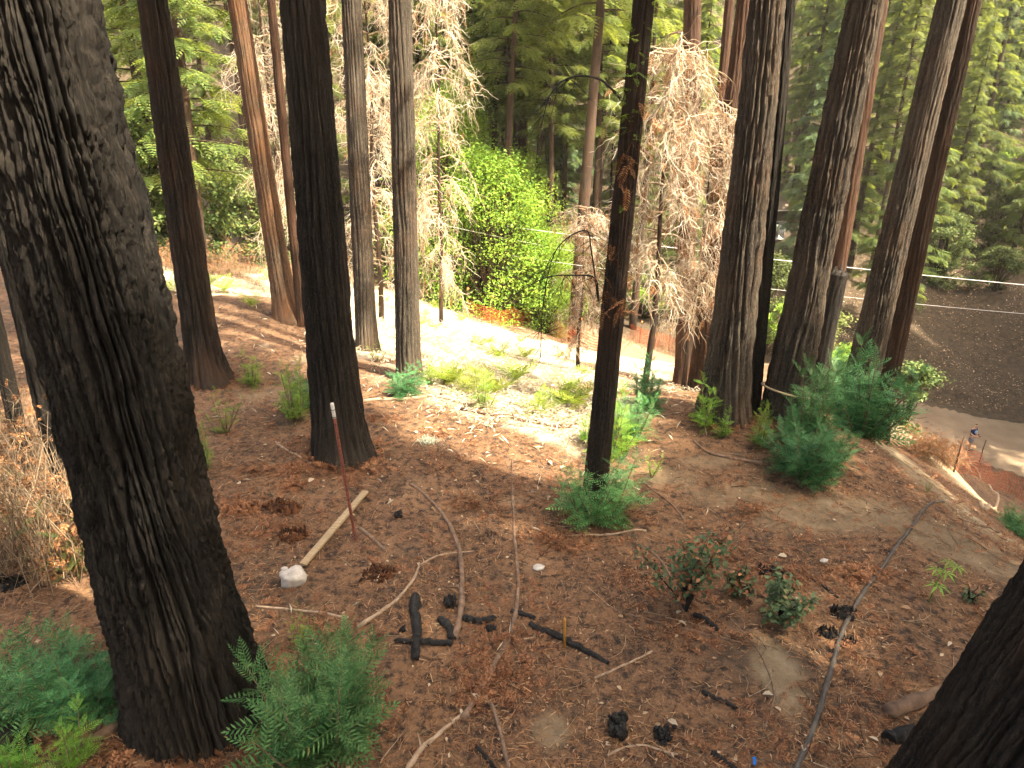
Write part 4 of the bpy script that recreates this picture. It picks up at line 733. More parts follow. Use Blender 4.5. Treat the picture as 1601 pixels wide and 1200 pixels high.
fallen_leaves()

# ------------------------------------------------------------------ sticks, logs, char
def ground_line(pix, wpx, lift=.5, n=8):
    G = np.array([gp(*p) for p in pix]); P = smooth_line(G, n); r = np.array([w for w in np.interp(np.linspace(0, 1, len(P)), np.linspace(0, 1, len(np.atleast_1d(wpx))), np.atleast_1d(wpx))]) / 2 * depth(G.mean(0)) / FPX
    P[:, 2] = height(P[:, 0], P[:, 1]) + r * lift * 2 - r * .3; return P, r
def stick(name, pix, wpx, mat, label, cat, group=None, k=8, jit=.06, lift=.38):
    P, r = ground_line(pix, wpx, lift); o0 = P[0].copy(); mb = MB(); P = P + R.normal(0, 1, P.shape) * (r * jit)[:, None]; r = r * (.82 + .36 * vn(np.arange(len(r)) * .45, np.full(len(r), float(len(label) % 17)))) if jit > 0 else r; mb.tube(P - o0, r * (R.uniform(.93, 1.07, len(r)) if jit > 0 else 1), k)
    if jit > 0 and 'branch' in name:
        for q in R.integers(2, len(P) - 2, 4):
            d = R.normal(0, 1, 3); d[2] = abs(d[2]) * .5; d /= np.linalg.norm(d); L = r[q] * R.uniform(2, 7); mb.tube([P[q] - o0, P[q] - o0 + d * L * .5, P[q] - o0 + d * L + R.normal(0, .1, 3) * L], [r[q] * .45, r[q] * .35, r[q] * .12], 5)
    return link(name, mb.mesh(name, [mat], True), None, o0, label, cat, group)
G1 = 'fallen branches on the forest floor'
for pix, w, m, lab in [([(640, 757), (665, 775), (692, 805), (715, 850), (722, 900), (721, 950), (711, 1000)], [5, 9, 11], 'stick', 'long curved brown branch left of the centre foreground'), ([(801, 720), (802, 790), (806, 860), (810, 920), (800, 985), (770, 1045), (745, 1090), (725, 1125)], [4, 8, 12], 'stick', 'longest curved branch running down the middle foreground'), ([(758, 1088), (775, 1120), (795, 1200)], [8, 9], 'stick', 'short branch running off the bottom edge at the middle'), ([(722, 1118), (690, 1145), (662, 1168), (636, 1205)], [8, 10], 'stickpale', 'pale branch forking off towards the bottom edge'), ([(655, 885), (640, 915), (608, 948), (560, 982)], [5, 8], 'stickpale', 'pale forked branch right above the big sprout clump'), ([(655, 885), (690, 868), (740, 862)], [5, 3], 'stickpale', 'thin pale branch reaching right from the fork'),
                       ([(562, 826), (582, 842), (604, 862)], [7, 8], 'stick', 'short brown stick beside the foot of the stake'), ([(566, 628), (620, 625), (680, 620), (740, 634)], [6, 7], 'stickpale', 'straight pale branch along the clearing edge behind black trunk'), ([(720, 640), (790, 652), (840, 662), (892, 668)], [8, 8], 'log', 'long branch lying along the shaded edge of the clearing'), ([(690, 618), (700, 590), (688, 570)], [5, 3], 'stick', 'upright arched twig at the clearing edge'), ([(400, 948), (470, 955), (545, 967)], [5, 6], 'stickpale', 'thin pale stick right of the massive trunk under the rock'), ([(0, 842), (60, 832), (110, 845), (150, 885), (190, 962)], [5, 6], 'stickpale', 'arching pale twig in the dry brush at the left edge'), ([(1000, 750), (1060, 800), (1072, 830)], [3, 4], 'stick', 'thin stick right of the slim charred redwood'), ([(1005, 850), (1035, 880), (1060, 930), (1070, 965)], [4, 5], 'stick', 'bent dark stick leaning below the dusty sapling'), ([(1085, 690), (1120, 712), (1190, 725)], [4, 7], 'stick', 'dark stick lying before the furrowed redwood pair'), ([(1230, 700), (1290, 705), (1345, 735)], [3, 4], 'stick', 'stick beneath the green sprout clump'), ([(1270, 905), (1310, 935)], [4, 5], 'coal', 'black twig leaning on the charred stump'), ([(1500, 812), (1530, 822), (1560, 832)], [5, 5], 'log', 'dark stick on the yellowish slope near the right edge'), ([(1140, 965), (1180, 1010), (1210, 1080), (1195, 1140)], [3, 4], 'stick', 'thin arching twig over the sunny patch in the right foreground'), ([(830, 825), (880, 838), (1010, 830)], [4, 4], 'stickpale', 'thin pale twig lying level right of centre'), ([(810, 1000), (860, 990), (905, 1010)], [3, 4], 'stickpale', 'thin curved pale twig beside the yellow peg'), ([(930, 1060), (975, 1040), (1020, 1018)], [4, 4], 'stickpale', 'thin straight pale twig right of the long branch'), ([(950, 1180), (1000, 1165), (1060, 1180)], [4, 4], 'stickpale', 'bent pale twig under the charred chunk'), ([(430, 690), (470, 715), (520, 732)], [3, 4], 'stickpale', 'thin twig left of the black trunk foot'), ([(980, 960), (1080, 985), (1160, 1005)], [4, 3], 'stick', 'thin level stick under the saplings')]:
    stick('fallen_branch', pix, [q * .82 for q in w], M[m], lab, 'branch', G1)
stick('fallen_log', [(1385, 1117), (1430, 1100), (1500, 1072)], [22, 20], M['log'], 'brown fallen log in front of the close right trunk', 'log', k=14)
stick('fallen_log', [(75, 1208), (140, 1165), (215, 1116)], [19, 18], M['log'], 'slim brown log in the bottom left corner', 'log', k=14)
stick('fallen_branch', [(150, 1155), (165, 1120), (192, 1092)], [9, 6], M['log'], 'branch resting on the slim log at bottom left', 'branch', G1)
stick('drain_hose', [(1475, 785), (1452, 790), (1425, 825), (1385, 880), (1345, 935), (1318, 985), (1300, 1045), (1275, 1130), (1240, 1215)], [5, 6.5, 7.5], M['hose'], 'long dark grey hose running down the slope on the right', 'hose', k=14, jit=.0)
stick('bent_pole', [(1497, 712), (1528, 738), (1548, 762), (1560, 782), (1545, 792), (1532, 786)], [4, 4], M['palehose'], 'tan bent hose on the slope below the right fence', 'hose', k=8, jit=0)
# charcoal pieces
def chunk(name, px, py, wpx, hpx, mat, label, cat, elong=(1, .8, .6), rz=0.0, seed=0, group=None, rough=.3, spikes=0, hole=False):
    b = gp(px, py); s = wpx / 2 * depth(b) / FPX; rg = np.random.default_rng(700 + seed); n, m = 30, 20
    th = np.arange(n) / n * 6.28; ph = np.linspace(-1.57, 1.57, m); Tg, Pg = np.meshgrid(th, ph, indexing='xy'); X = np.cos(Pg) * np.cos(Tg); Y = np.cos(Pg) * np.sin(Tg); Z = np.sin(Pg)
    sg = lambda v: np.sign(v) * np.abs(v) ** (.85 if name == 'rock' else .55); rough = rough * 1.5
    k = 1 + rough * 1.6 * (fbm(X * 1.8 + Z * .7 + seed, Y * 1.8 + Z * 1.3 + 7, 4, seed) ) + rough * .35 * (np.abs(fbm(X * 5 + seed, (Y + Z) * 5, 2, seed + 2)) * 2)
    V = np.stack([sg(X) * elong[0] * s * k, sg(Y) * elong[1] * s * k, sg(Z) * elong[2] * s * k], -1).reshape(-1, 3)
    i = np.arange(m - 1)[:, None] * n; j = np.arange(n)[None]; j2 = (j + 1) % n; Q = np.stack([i + j, i + j2, i + n + j2, i + n + j], -1).reshape(-1, 4)
    mb = MB(); mb.add(V, Q)
    for q in range(spikes):
        a = rg.random() * 6.28; d = rg.uniform(.3, .85); p = np.array([math.cos(a) * elong[0] * s * d, math.sin(a) * elong[1] * s * d, 0.0]); hh = elong[2] * s * rg.uniform(1.0, 1.9)
        mb.tube([p, p + np.array([rg.normal(0, .1) * s, rg.normal(0, .1) * s, hh * .7]), p + np.array([rg.normal(0, .15) * s, rg.normal(0, .15) * s, hh])], [s * .17, s * .12, s * .02], 6)
    o = link(name, mb.mesh(name, [mat], name == 'rock'), None, b + np.array([0, 0, elong[2] * s * .55]), label, cat, group); o.rotation_euler.z = rz; return o
def stump(name, px, py, wpx, mat, label, seed, tall=.7, group=None, flat=1.0):
    """a burnt out hollow stump: ring of splintered slabs round a low crumbled heart"""
    b = gp(px, py); s = wpx / 2 * depth(b) / FPX; rg = np.random.default_rng(900 + seed); mb = MB(); n = 30; tall = tall * .62
    for i in range(n):
        a = i / n * 6.28 + rg.normal(0, .12); rr = s * rg.uniform(.45, 1.0); hh = s * tall * rg.uniform(.25, 1.1) * (1 if rg.random() < .85 else 1.6); w = s * rg.uniform(.08, .30); d = s * rg.uniform(.10, .22); k = 6
        c = np.array([math.cos(a), math.sin(a) * flat, 0]); tn = np.array([-math.sin(a), math.cos(a) * flat, 0]); L = []
        for j in range(k):
            f = j / (k - 1); cc = c * rr * (1 - .12 * f) + tn * rg.normal(0, .05) * s + np.array([0, 0, -s * .25 + (hh + s * .25) * f]); ww = w * (1 - f ** 2 * .85) * rg.uniform(.8, 1.15); dd = d * (1 - .7 * f) * rg.uniform(.7, 1.2)
            L += [cc - tn * ww - c * dd * .4, cc - tn * ww * .5 + c * dd, cc + tn * ww * .5 + c * dd * .8, cc + tn * ww - c * dd * .4, cc - c * dd]
        L = np.array(L); i0 = np.arange(k - 1)[:, None] * 5; j0 = np.arange(5)[None]; j1 = (j0 + 1) % 5; mb.add(L, np.stack([i0 + j0, i0 + j1, i0 + 5 + j1, i0 + 5 + j0], -1).reshape(-1, 4), [((k - 1) * 5, (k - 1) * 5 + 1, (k - 1) * 5 + 2), ((k - 1) * 5, (k - 1) * 5 + 2, (k - 1) * 5 + 3), ((k - 1) * 5, (k - 1) * 5 + 3, (k - 1) * 5 + 4)])
    for i in range(44):
        p = np.array([rg.normal(0, .4) * s, rg.normal(0, .4) * s * flat, s * rg.uniform(-.1, .18)]); Mx = rotm(rg.random(1) * 6.28, rg.normal(0, .5, 1), rg.normal(0, .6, 1))[0]; mb.box(p, (s * rg.uniform(.15, .45), s * rg.uniform(.08, .2), s * rg.uniform(.06, .14)), Mx)
    link(name, mb.mesh(name, [mat]), None, b, label, 'stump', group)
def lump(px, py, wpx, label, el, seed):
    b = gp(px, py); s = wpx / 2 * depth(b) / FPX; rg = np.random.default_rng(950 + seed); mb = MB(); Mx0 = rotm(rg.random(1) * 6.28, rg.normal(.15, .2, 1), rg.normal(0, .2, 1))[0]
    for i in range(22):
        q = rg.normal(0, .38, 2); ln = s * el[2] * rg.uniform(.9, 1.7) * max(.35, 1 - .5 * np.hypot(*q)); k = 7; th = np.arange(k) / k * 6.28; L = []
        w = s * rg.uniform(.16, .32)
        for f, g in ((-.5, .7), (-.3, 1), (.1, .95), (.38, .8), (.5, .45)):
            rr = w * g * rg.uniform(.75, 1.2, k); L.append(np.stack([q[0] * s * el[0] + rr * np.cos(th), q[1] * s * el[1] + rr * np.sin(th), np.full(k, f * ln) + rg.normal(0, .05, k) * s], 1))
        L = np.vstack(L + [L[0].mean(0)[None], L[-1].mean(0)[None]]); i0 = np.arange(4)[:, None] * k; j0 = np.arange(k)[None]; j1 = (j0 + 1) % k; jj = np.arange(k)
        mb.add(L @ Mx0.T, np.stack([i0 + j0, i0 + j1, i0 + k + j1, i0 + k + j0], -1).reshape(-1, 4), np.vstack([np.stack([np.full(k, 5 * k), (jj + 1) % k, jj], 1), np.stack([np.full(k, 5 * k + 1), 4 * k + jj, 4 * k + (jj + 1) % k], 1)]))
    link('charcoal_lump', mb.mesh('charcoal_lump', [M['coal']]), None, b + np.array([0, 0, s * el[2] * .5]), label, 'charcoal', G2)
G2 = 'charred wood pieces on the forest floor'
for pix, w, lab in [([(648, 935), (651, 985), (650, 1033)], [17, 14, 11], 'upright lying charred log right of the big sprout clump'), ([(618, 1003), (665, 1005), (706, 1008)], [8, 12], 'charred stick crossing the foot of the charred log'), ([(688, 968), (702, 985), (708, 1002)], [14, 12], 'short charred piece at the end of the curved branch'), ([(828, 976), (865, 993), (905, 1012), (952, 1038)], [10, 12, 6], 'long charred stick under the yellow peg'), ([(800, 955), (835, 966)], [8, 8], 'short charred stick crossing the long branch'), ([(1085, 962), (1105, 972), (1122, 985)], [9, 8], 'charred stick at the foot of the dusty sapling'), ([(1098, 1082), (1125, 1095), (1152, 1108)], [9, 7], 'charred stick at the left of the sunny patch'), ([(1112, 1178), (1130, 1190), (1150, 1206)], [10, 9], 'charred stick at the bottom edge beside the blue ribbon'), ([(745, 1168), (760, 1185), (775, 1206)], [7, 7], 'charred stick at the bottom edge beside short branch'), ([(725, 968), (745, 973), (775, 968)], [13, 12, 9], 'knobby charred piece right of the curved branch')]:
    stick('charred_stick', pix, w, M['coal'], lab, 'charred wood', G2, k=9, jit=.16)
stick('charred_log', [(1388, 1158), (1408, 1152), (1430, 1146)], [20, 22], M['coal'], 'short grey charred log near the close right trunk', 'charred wood', G2, k=12, jit=.05)
for a in [('charcoal_lump', 962, 1142, 46, 'large cracked charcoal lump in the bottom foreground', (1, .8, 1.15), 1, .35, 3, 'coal'), ('charcoal_lump', 1038, 1152, 34, 'round charcoal lump right of the large cracked one', (1, .9, .8), 2, .28, 0, 'coal'), ('charcoal_lump', 706, 944, 28, 'charcoal lump touching the curved branch', (1, .8, .9), 3, .3, 0, 'coal'), ('charcoal_lump', 766, 985, 20, 'small charcoal lump right of the knobby charred piece', (1, .8, .8), 4, .3, 0, 'coal'), ('charcoal_lump', 625, 806, 24, 'little charcoal lump right of the wooden board', (1, .7, .6), 5, .3, 0, 'coal'), ('charcoal_lump', 630, 985, 14, 'small dark cinder left of the charred log', (.8, 1, .7), 6, .2, 0, 'coal'),
          ('rotten_stump', 445, 795, 56, 'dark rotten stump left of the wooden board', (1, .7, .7), 7, .45, 8, 'rot'), ('rotten_stump', 458, 838, 54, 'orange rotten stump in front of the dark one', (1, .7, .7), 8, .45, 8, 'rot'), ('rotten_stump', 594, 897, 58, 'hollow rotten stump right of the pale rock', (1, .8, .5), 9, .5, 10, 'rot'), ('rotten_stump', 765, 840, 30, 'small splintered stump between the two long branches', (.8, .8, 1.0), 10, .4, 6, 'log'), ('rotten_stump', 372, 795, 60, 'crumbled red stump beside the massive trunk', (1, .6, .35), 11, .5, 2, 'redlitter'),
          ('charred_stump', 1205, 895, 46, 'charred root mound behind the low sapling', (1, .8, .5), 12, .5, 5, 'coal'), ('charred_stump', 1292, 990, 36, 'charred stump left of the hose', (.8, .8, 1.1), 13, .45, 4, 'coal'), ('charred_stump', 1320, 960, 46, 'charred stump lying under the hose', (1, .8, .8), 14, .45, 4, 'coal'), ('charred_stump', 1326, 1005, 24, 'charred splinter right of the hose', (.7, .8, 1.3), 15, .4, 2, 'coal'), ('charred_stump', 12, 915, 52, 'dark stump at the left picture edge', (1, .8, .9), 16, .4, 2, 'coal'), ('burl', 10, 1175, 60, 'grey brown root burl in the bottom left corner', (1, .8, .8), 17, .3, 0, 'char')]:
    if 'lump' in a[0]: lump(a[1], a[2], a[3], a[4], a[5], a[6]); continue
    if 'stump' in a[0]: stump(a[0], a[1], a[2], a[3], M[a[9]], a[4], a[6], a[5][2], G2, a[5][1]); continue
    chunk(a[0], a[1], a[2], a[3], 0, M[a[9]], a[4], 'stump' if 'stump' in a[0] else ('root' if a[0] == 'burl' else 'charcoal'), a[5], random.random() * 6.28 if 'lump' in a[0] else 0, a[6], G2, a[7], a[8])
chunk('rock', 460, 910, 40, 0, M['rock'], 'pale grey rock at the lower end of the wooden board', 'rock', (1, .85, .8), .4, 21, None, .22)
chunk('rock', 842, 888, 18, 0, M['rock'], 'small flat pale stone in the middle foreground', 'rock', (1, .8, .3), .4, 22, None, .2)
chunk('rock', 445, 890, 10, 0, M['rock'], 'little pale pebble above the pale rock', 'rock', (1, .8, .6), .4, 23, None, .2)
chunk('rock', 1288, 878, 13, 0, M['rock'], 'pale pebble on the slope left of the hose', 'rock', (1, .7, .5), .4, 24, None, .2)
def lichen():
    b = gp(670, 692); mb = MB(); n = 260; s = 13 * depth(b) / FPX; scatter(mb, CURL, R.normal(0, 1, (n, 3)) * np.array([s * .5, s * .4, s * .12]) + np.array([0, 0, s * .25]), rotm(R.random(n) * 6.28, R.normal(.2, .5, n), R.normal(0, .5, n)), np.stack([R.uniform(.03, .08, n), np.full(n, .15), np.full(n, .3)], 1))
    link('lichen_tuft', mb.mesh('lichen_tuft', [simple('grey_green_lichen', C(.28, .30, .22), C(.42, .44, .34), 10)]), None, b, 'grey green lichen tuft right of the black trunk foot', 'lichen', kind='stuff')
lichen()
# wooden board
def board():
    a, b = gp(474, 888), gp(572, 773); d = b - a; L = np.linalg.norm(d); x = d / L; y = np.cross([0, 0, 1], x); y /= np.linalg.norm(y); z = np.cross(x, y); mb = MB(); mb.box((0, 0, 0), (L, .088, .04), np.stack([x, y, z], 1)); me = mb.mesh('wooden_board', [M['wood']])
    o = link('wooden_board', me, None, (a + b) / 2 + np.array([0, 0, .05]), 'pale sawn wooden board lying behind the pale rock', 'board'); bv = o.modifiers.new('b', 'BEVEL'); bv.width = .006; bv.segments = 2
board()
# red and white stake
def stake():
    b = gp(556, 845); t = at(519, 630, b[1] - .05); d = t - b; o = empty('survey_stake', b, 'thin red stake with white top in front of the black charred trunk', 'stake')
    r = 2.2 * depth(b) / FPX; mb = MB(); n = 22; a = np.linspace(-.06, .90, n)[:, None]; mb.tube(d * a, r * (1 + .12 * (np.arange(n) % 2)), 6); link('red_rod', mb.mesh('red_rod', [M['stakered']]), o)
    mb = MB(); a = np.linspace(.90, 1.0, 6)[:, None]; mb.tube(d * a, r * 1.2, 6); link('white_tip', mb.mesh('white_tip', [M['white']]), o)
    mb = MB()
    for k in range(2): mb.tube([d * (.905 + .05 * k), d * (.909 + .05 * k)], r * 1.25, 6)
    link('dark_bands', mb.mesh('dark_bands', [M['coal']]), o)
    b = gp(883, 1012); t = at(883, 966, b[1]); mb = MB(); d = t - b; mb.tube([-.05 * d, d * .93, d], [.014, .014, .010], 6); link('wooden_peg', mb.mesh('wooden_peg', [M['yellow']]), None, b, 'thin yellow peg standing in the middle foreground', 'peg')
stake()
def ribbons():
    b = gp(1177, 1196); mb = MB(); V = np.array([[0, 0, 0], [.035, 0, .0], [.045, .02, .05], [.005, .02, .06], [.03, .03, .10], [-.01, .03, .095]]) * .7; mb.add(V, [(0, 1, 2, 3), (3, 2, 4, 5)]); mb.add(V + [0, .004, .001], [(3, 2, 1, 0), (5, 4, 2, 3)])
    link('blue_ribbon', mb.mesh('blue_ribbon', [M['blue']]), None, b, 'small bright blue marker scrap at the bottom edge', 'ribbon')
ribbons()
# rope on T9
def rope():
    b9, t9, ax9, r9, o9 = TREES['T9']; c = b9 + ax9 * .55 + np.array([0, 0, 0]); r = r9 * 1.34; th = np.linspace(0, 2 * math.pi, 40); P = np.stack([c[0] + r * np.cos(th), c[1] + r * np.sin(th), c[2] + .10 * np.cos(th + 2.6)], 1); mb = MB(); mb.tube(P - c, .018, 6, False)
    link('rope', mb.mesh('rope', [M['rope']], True), None, c, 'tan rope tied around the leaning redwood foot', 'rope')
rope()

# ------------------------------------------------------------------ left dry brush
def dry_brush(px, py, hpx, wpx, label, n=260, green=60, seed=1, mat='stick'):
    rg = np.random.default_rng(800 + seed); b = gp(px, py); H = hpx * depth(b) / FPX; Wd = wpx * depth(b) / FPX; mb = MB(); lf = MB(); gr = MB(); P = []
    for i in range(n):
        th = rg.random() * 6.28; L = H * rg.uniform(.3, 1.0); a = np.linspace(0, 1, 6); o = Wd * .5 * rg.random(); bx = rg.normal(0, Wd * .22, 2); X = np.stack([bx[0] + o * a ** 1.4 * math.cos(th), bx[1] + o * a ** 1.4 * math.sin(th), L * (a * 1.4 - .7 * a * a) - .03], 1) + np.cumsum(rg.normal(0, .045, (6, 3)), 0) * H; mb.tube(X, rg.uniform(.002, .007) * (1.2 - a), 3, False); P.append(X[rg.integers(2, 6, 1 if mat == 'pale' else 3)])
    P = np.vstack(P); P = P + rg.normal(0, .05, P.shape); P[:, 2] = np.maximum(P[:, 2], .03); m = len(P); scatter(lf, FR_LO, P, rotm(rg.random(m) * 6.28, rg.normal(-.4, .5, m), rg.normal(0, .5, m)), rg.uniform(.06, .15, m))
    k = rg.permutation(m)[:green]; scatter(gr, FR_HI, P[k] * [1, 1, .55], rotm(rg.random(len(k)) * 6.28, rg.normal(.3, .4, len(k)), rg.normal(0, .4, len(k))), rg.uniform(.12, .22, len(k)))
    o = empty('dry_brush', b, label, 'brush', 'dry brush'); link('twigs', mb.mesh('twigs', [M['brush']]), o); link('dead_foliage', lf.mesh('dead_foliage', [M['deadleaf']]), o)
    if green: link('green_sprays', gr.mesh('green_sprays', [M['olive']]), o)
dry_brush(65, 870, 330, 190, 'tall dry brush with pale twigs left of the massive trunk', 420, 120, 1, 'pale')
dry_brush(15, 750, 260, 150, 'dry brush at the left edge behind the slim dark trunk', 260, 30, 2, 'pale')
dry_brush(130, 880, 120, 80, 'greenish brush pressed against the left side of the massive trunk', 120, 150, 3)
dry_brush(1442, 712, 52, 75, 'heap of rust red dead bracken beside the dirt road', 420, 0, 4)
dry_brush(1478, 722, 42, 55, 'smaller brown bracken heap at the right fence post', 260, 0, 5)
dry_brush(250, 420, 60, 110, 'sunlit dry thicket right of the massive trunk in the background', 260, 50, 6)
dry_brush(350, 430, 60, 100, 'golden dry thicket behind the flared charred trunk', 260, 60, 7)
dry_brush(950, 545, 40, 90, 'brown bracken along the road left of slim charred redwood', 200, 20, 8)
dry_brush(1040, 545, 34, 90, 'brown bracken along the orange fence under the dead tree', 200, 20, 9)

# ------------------------------------------------------------------ fences
def fence(posts, netpix, hpost, hnet, label, netlabel, cell=.13, sag=.25, caps=True, rad=.022):
    o = empty('safety_fence', posts[0], label, 'fence')
    for p in posts:
        mb = MB(); p = np.asarray(p); q = p - np.asarray(posts[0]); mb.tube([q + [0, 0, -.2], q + [0, 0, hpost * .6], q + [.03, 0, hpost]], [rad, rad, rad], 6); pst = link('post', mb.mesh('post', [M['steel']]), o)
        if caps: mb = MB(); mb.tube([q + [.03, 0, hpost - .02], q + [.03, 0, hpost + .05], q + [.03, 0, hpost + .11]], [.05, .075, .05], 8); link('cap', mb.mesh('cap', [M['orangecap']]), pst)
    L = smooth_line(np.array([gp(*a) for a in netpix]), 10); seg = np.r_[0, np.cumsum(np.linalg.norm(np.diff(L, axis=0), axis=1))]; n = int(seg[-1] / cell); s = np.linspace(0, seg[-1], n); X = np.stack([np.interp(s, seg, L[:, c]) for c in range(3)], 1); X[:, 2] = height(X[:, 0], X[:, 1])
    nr = int(hnet / cell) + 1; mb = MB(); sg = sag * (vn(s * .5, s * 0 + 3) - .2); w = .026
    lv = []
    for j in range(nr):
        f = j / (nr - 1); P = X.copy(); P[:, 2] += f * (hnet - sg) + .02; P[:, 1] += .12 * (vn(s * 1.3, s * 0 + 5 + f * 2) - .5); lv.append(P)
        V = np.vstack([P - [0, 0, w / 2], P + [0, 0, w / 2]]); k = np.arange(n - 1); mb.add(V, np.stack([k, k + 1, n + k + 1, n + k], 1))
    lv = np.array(lv); T = np.gradient(X, axis=0); T[:, 2] = 0; T /= np.linalg.norm(T, axis=1, keepdims=True) + 1e-9
    for j in range(nr - 1):
        A, B = lv[j] + T * .0, lv[j + 1]; V = np.vstack([A - T * w / 2, A + T * w / 2, B + T * w / 2, B - T * w / 2]) + [0, .003, 0]; k = np.arange(n); mb.add(V, np.stack([k, n + k, 2 * n + k, 3 * n + k], 1))
    nt = link('netting', mb.mesh('netting', [M['net']]), o, label=netlabel); nt.location = -Vector(posts[0])
fence([gp(731, 496), gp(769, 509), gp(848, 512), gp(905, 540), gp(960, 560)], [(731, 496), (769, 509), (848, 518), (905, 545), (960, 565)], 1.6, 1.15, 'orange safety fence with capped posts along the road behind the clearing', 'sagging faded orange mesh')
fence([gp(1000, 536), gp(1045, 548), gp(1083, 562), gp(1130, 570)], [(985, 530), (1000, 536), (1045, 548), (1083, 560), (1130, 566)], 1.45, 1.15, 'bright orange safety fence across the road behind the dead tree', 'bright orange mesh')
fence([gp(1491, 738), gp(1531, 722), gp(1640, 800)], [(1491, 732), (1520, 742), (1560, 765), (1610, 790), (1660, 815)], 1.45, 1.15, 'sagging orange safety fence above the road at the right edge', 'sagging rust orange mesh', caps=False, rad=.03)

# ------------------------------------------------------------------ cables
def cable(p, q, sag, r, label):
    t = np.linspace(0, 1, 40)[:, None]; P = p + (q - p) * t; P[:, 2] -= sag * 4 * (t * (1 - t))[:, 0]; mb = MB(); mb.tube(P, r, 6, False); link('overhead_cable', mb.mesh('overhead_cable', [M['cable']], True), None, None, label, 'cable', 'overhead cables')
cable(at(560, 318, 46), at(1720, 456, 30), .35, .02, 'thick pale overhead cable crossing behind the right redwoods')
cable(at(560, 360, 46), at(1720, 500, 31), .5, .012, 'thin overhead cable below the thick one at right')
cable(at(600, 330, 36), at(930, 398, 44), .1, .009, 'thin pale cable in front of the green maple')

# ------------------------------------------------------------------ cabin
def cabin():
    q = at(1205, 320, 64); z0 = hz(q[0], q[1]); zr = q[2]; o = empty('cabin', (q[0], q[1], z0), 'cabin with grey brown roof and vent pipes between the furrowed redwoods', 'cabin'); h = zr - z0
    rm = simple('grey_shingle_roof', C(.16, .12, .10), C(.24, .19, .155), 14, .9, .4); wm = simple('brown_siding', C(.10, .075, .055), C(.16, .12, .085), 10, .8, .3, (1, 1, 8)); gm = NT('window_glass'); gm.b.inputs['Roughness'].default_value = .05; gm.b.inputs['Metallic'].default_value = .9; gm = gm.done(C(.75, .82, .9), .04)
    mb = MB(); mb.box((0, 3.2, (h - .3) / 2 - .5), (7, 6, h + .7)); link('wall', mb.mesh('wall', [wm]), o)
    rf = MB(); rf.add(np.array([[-4.2, -.6, h - .35], [4.2, -.6, h - .35], [4.2, 3.2, h + 1.9], [-4.2, 3.2, h + 1.9], [-4.2, 7, h - .35], [4.2, 7, h - .35], [-4.2, -.6, h - .5], [4.2, -.6, h - .5], [4.2, 3.2, h + 1.7], [-4.2, 3.2, h + 1.7], [-4.2, 7, h - .5], [4.2, 7, h - .5]]), [(0, 1, 2, 3), (3, 2, 5, 4), (6, 9, 8, 7), (9, 10, 11, 8), (0, 6, 7, 1), (4, 5, 11, 10), (0, 3, 9, 6), (3, 4, 10, 9), (1, 7, 8, 2), (2, 8, 11, 5)]); r_ = link('roof', rf.mesh('roof', [rm]), o)
    for x, y in ((-.1, .9), (.45, 1.2)):
        p = MB(); zz = h - .35 + (y + .6) * .592; p.tube([(x, y, zz - .1), (x, y, zz + .5)], .06, 8); p.tube([(x, y, zz + .5), (x, y, zz + .62)], .11, 8); link('vent_pipe', p.mesh('vent_pipe', [M['white']]), r_)
    g = MB(); g.tube([(-4.2, -.68, h - .42), (4.2, -.68, h - .42)], .06, 6); link('gutter', g.mesh('gutter', [M['white']]), o)
    for x in (-2.2, -.4, 1.4):
        w = MB(); w.box((x, .17, h - 2.3), (1.25, .06, 1.5)); wd = link('window', w.mesh('window', [gm]), o)
        f = MB()
        for dx, dz, sx, sz in ((-.66, 0, .08, 1.6), (.66, 0, .08, 1.6), (0, .79, 1.4, .08), (0, -.79, 1.4, .08), (0, 0, .05, 1.5)): f.box((x + dx, .13, h - 2.3 + dz), (sx, .07, sz))
        link('frame', f.mesh('frame', [M['white']]), wd)
    o.rotation_euler.z = .35
cabin()

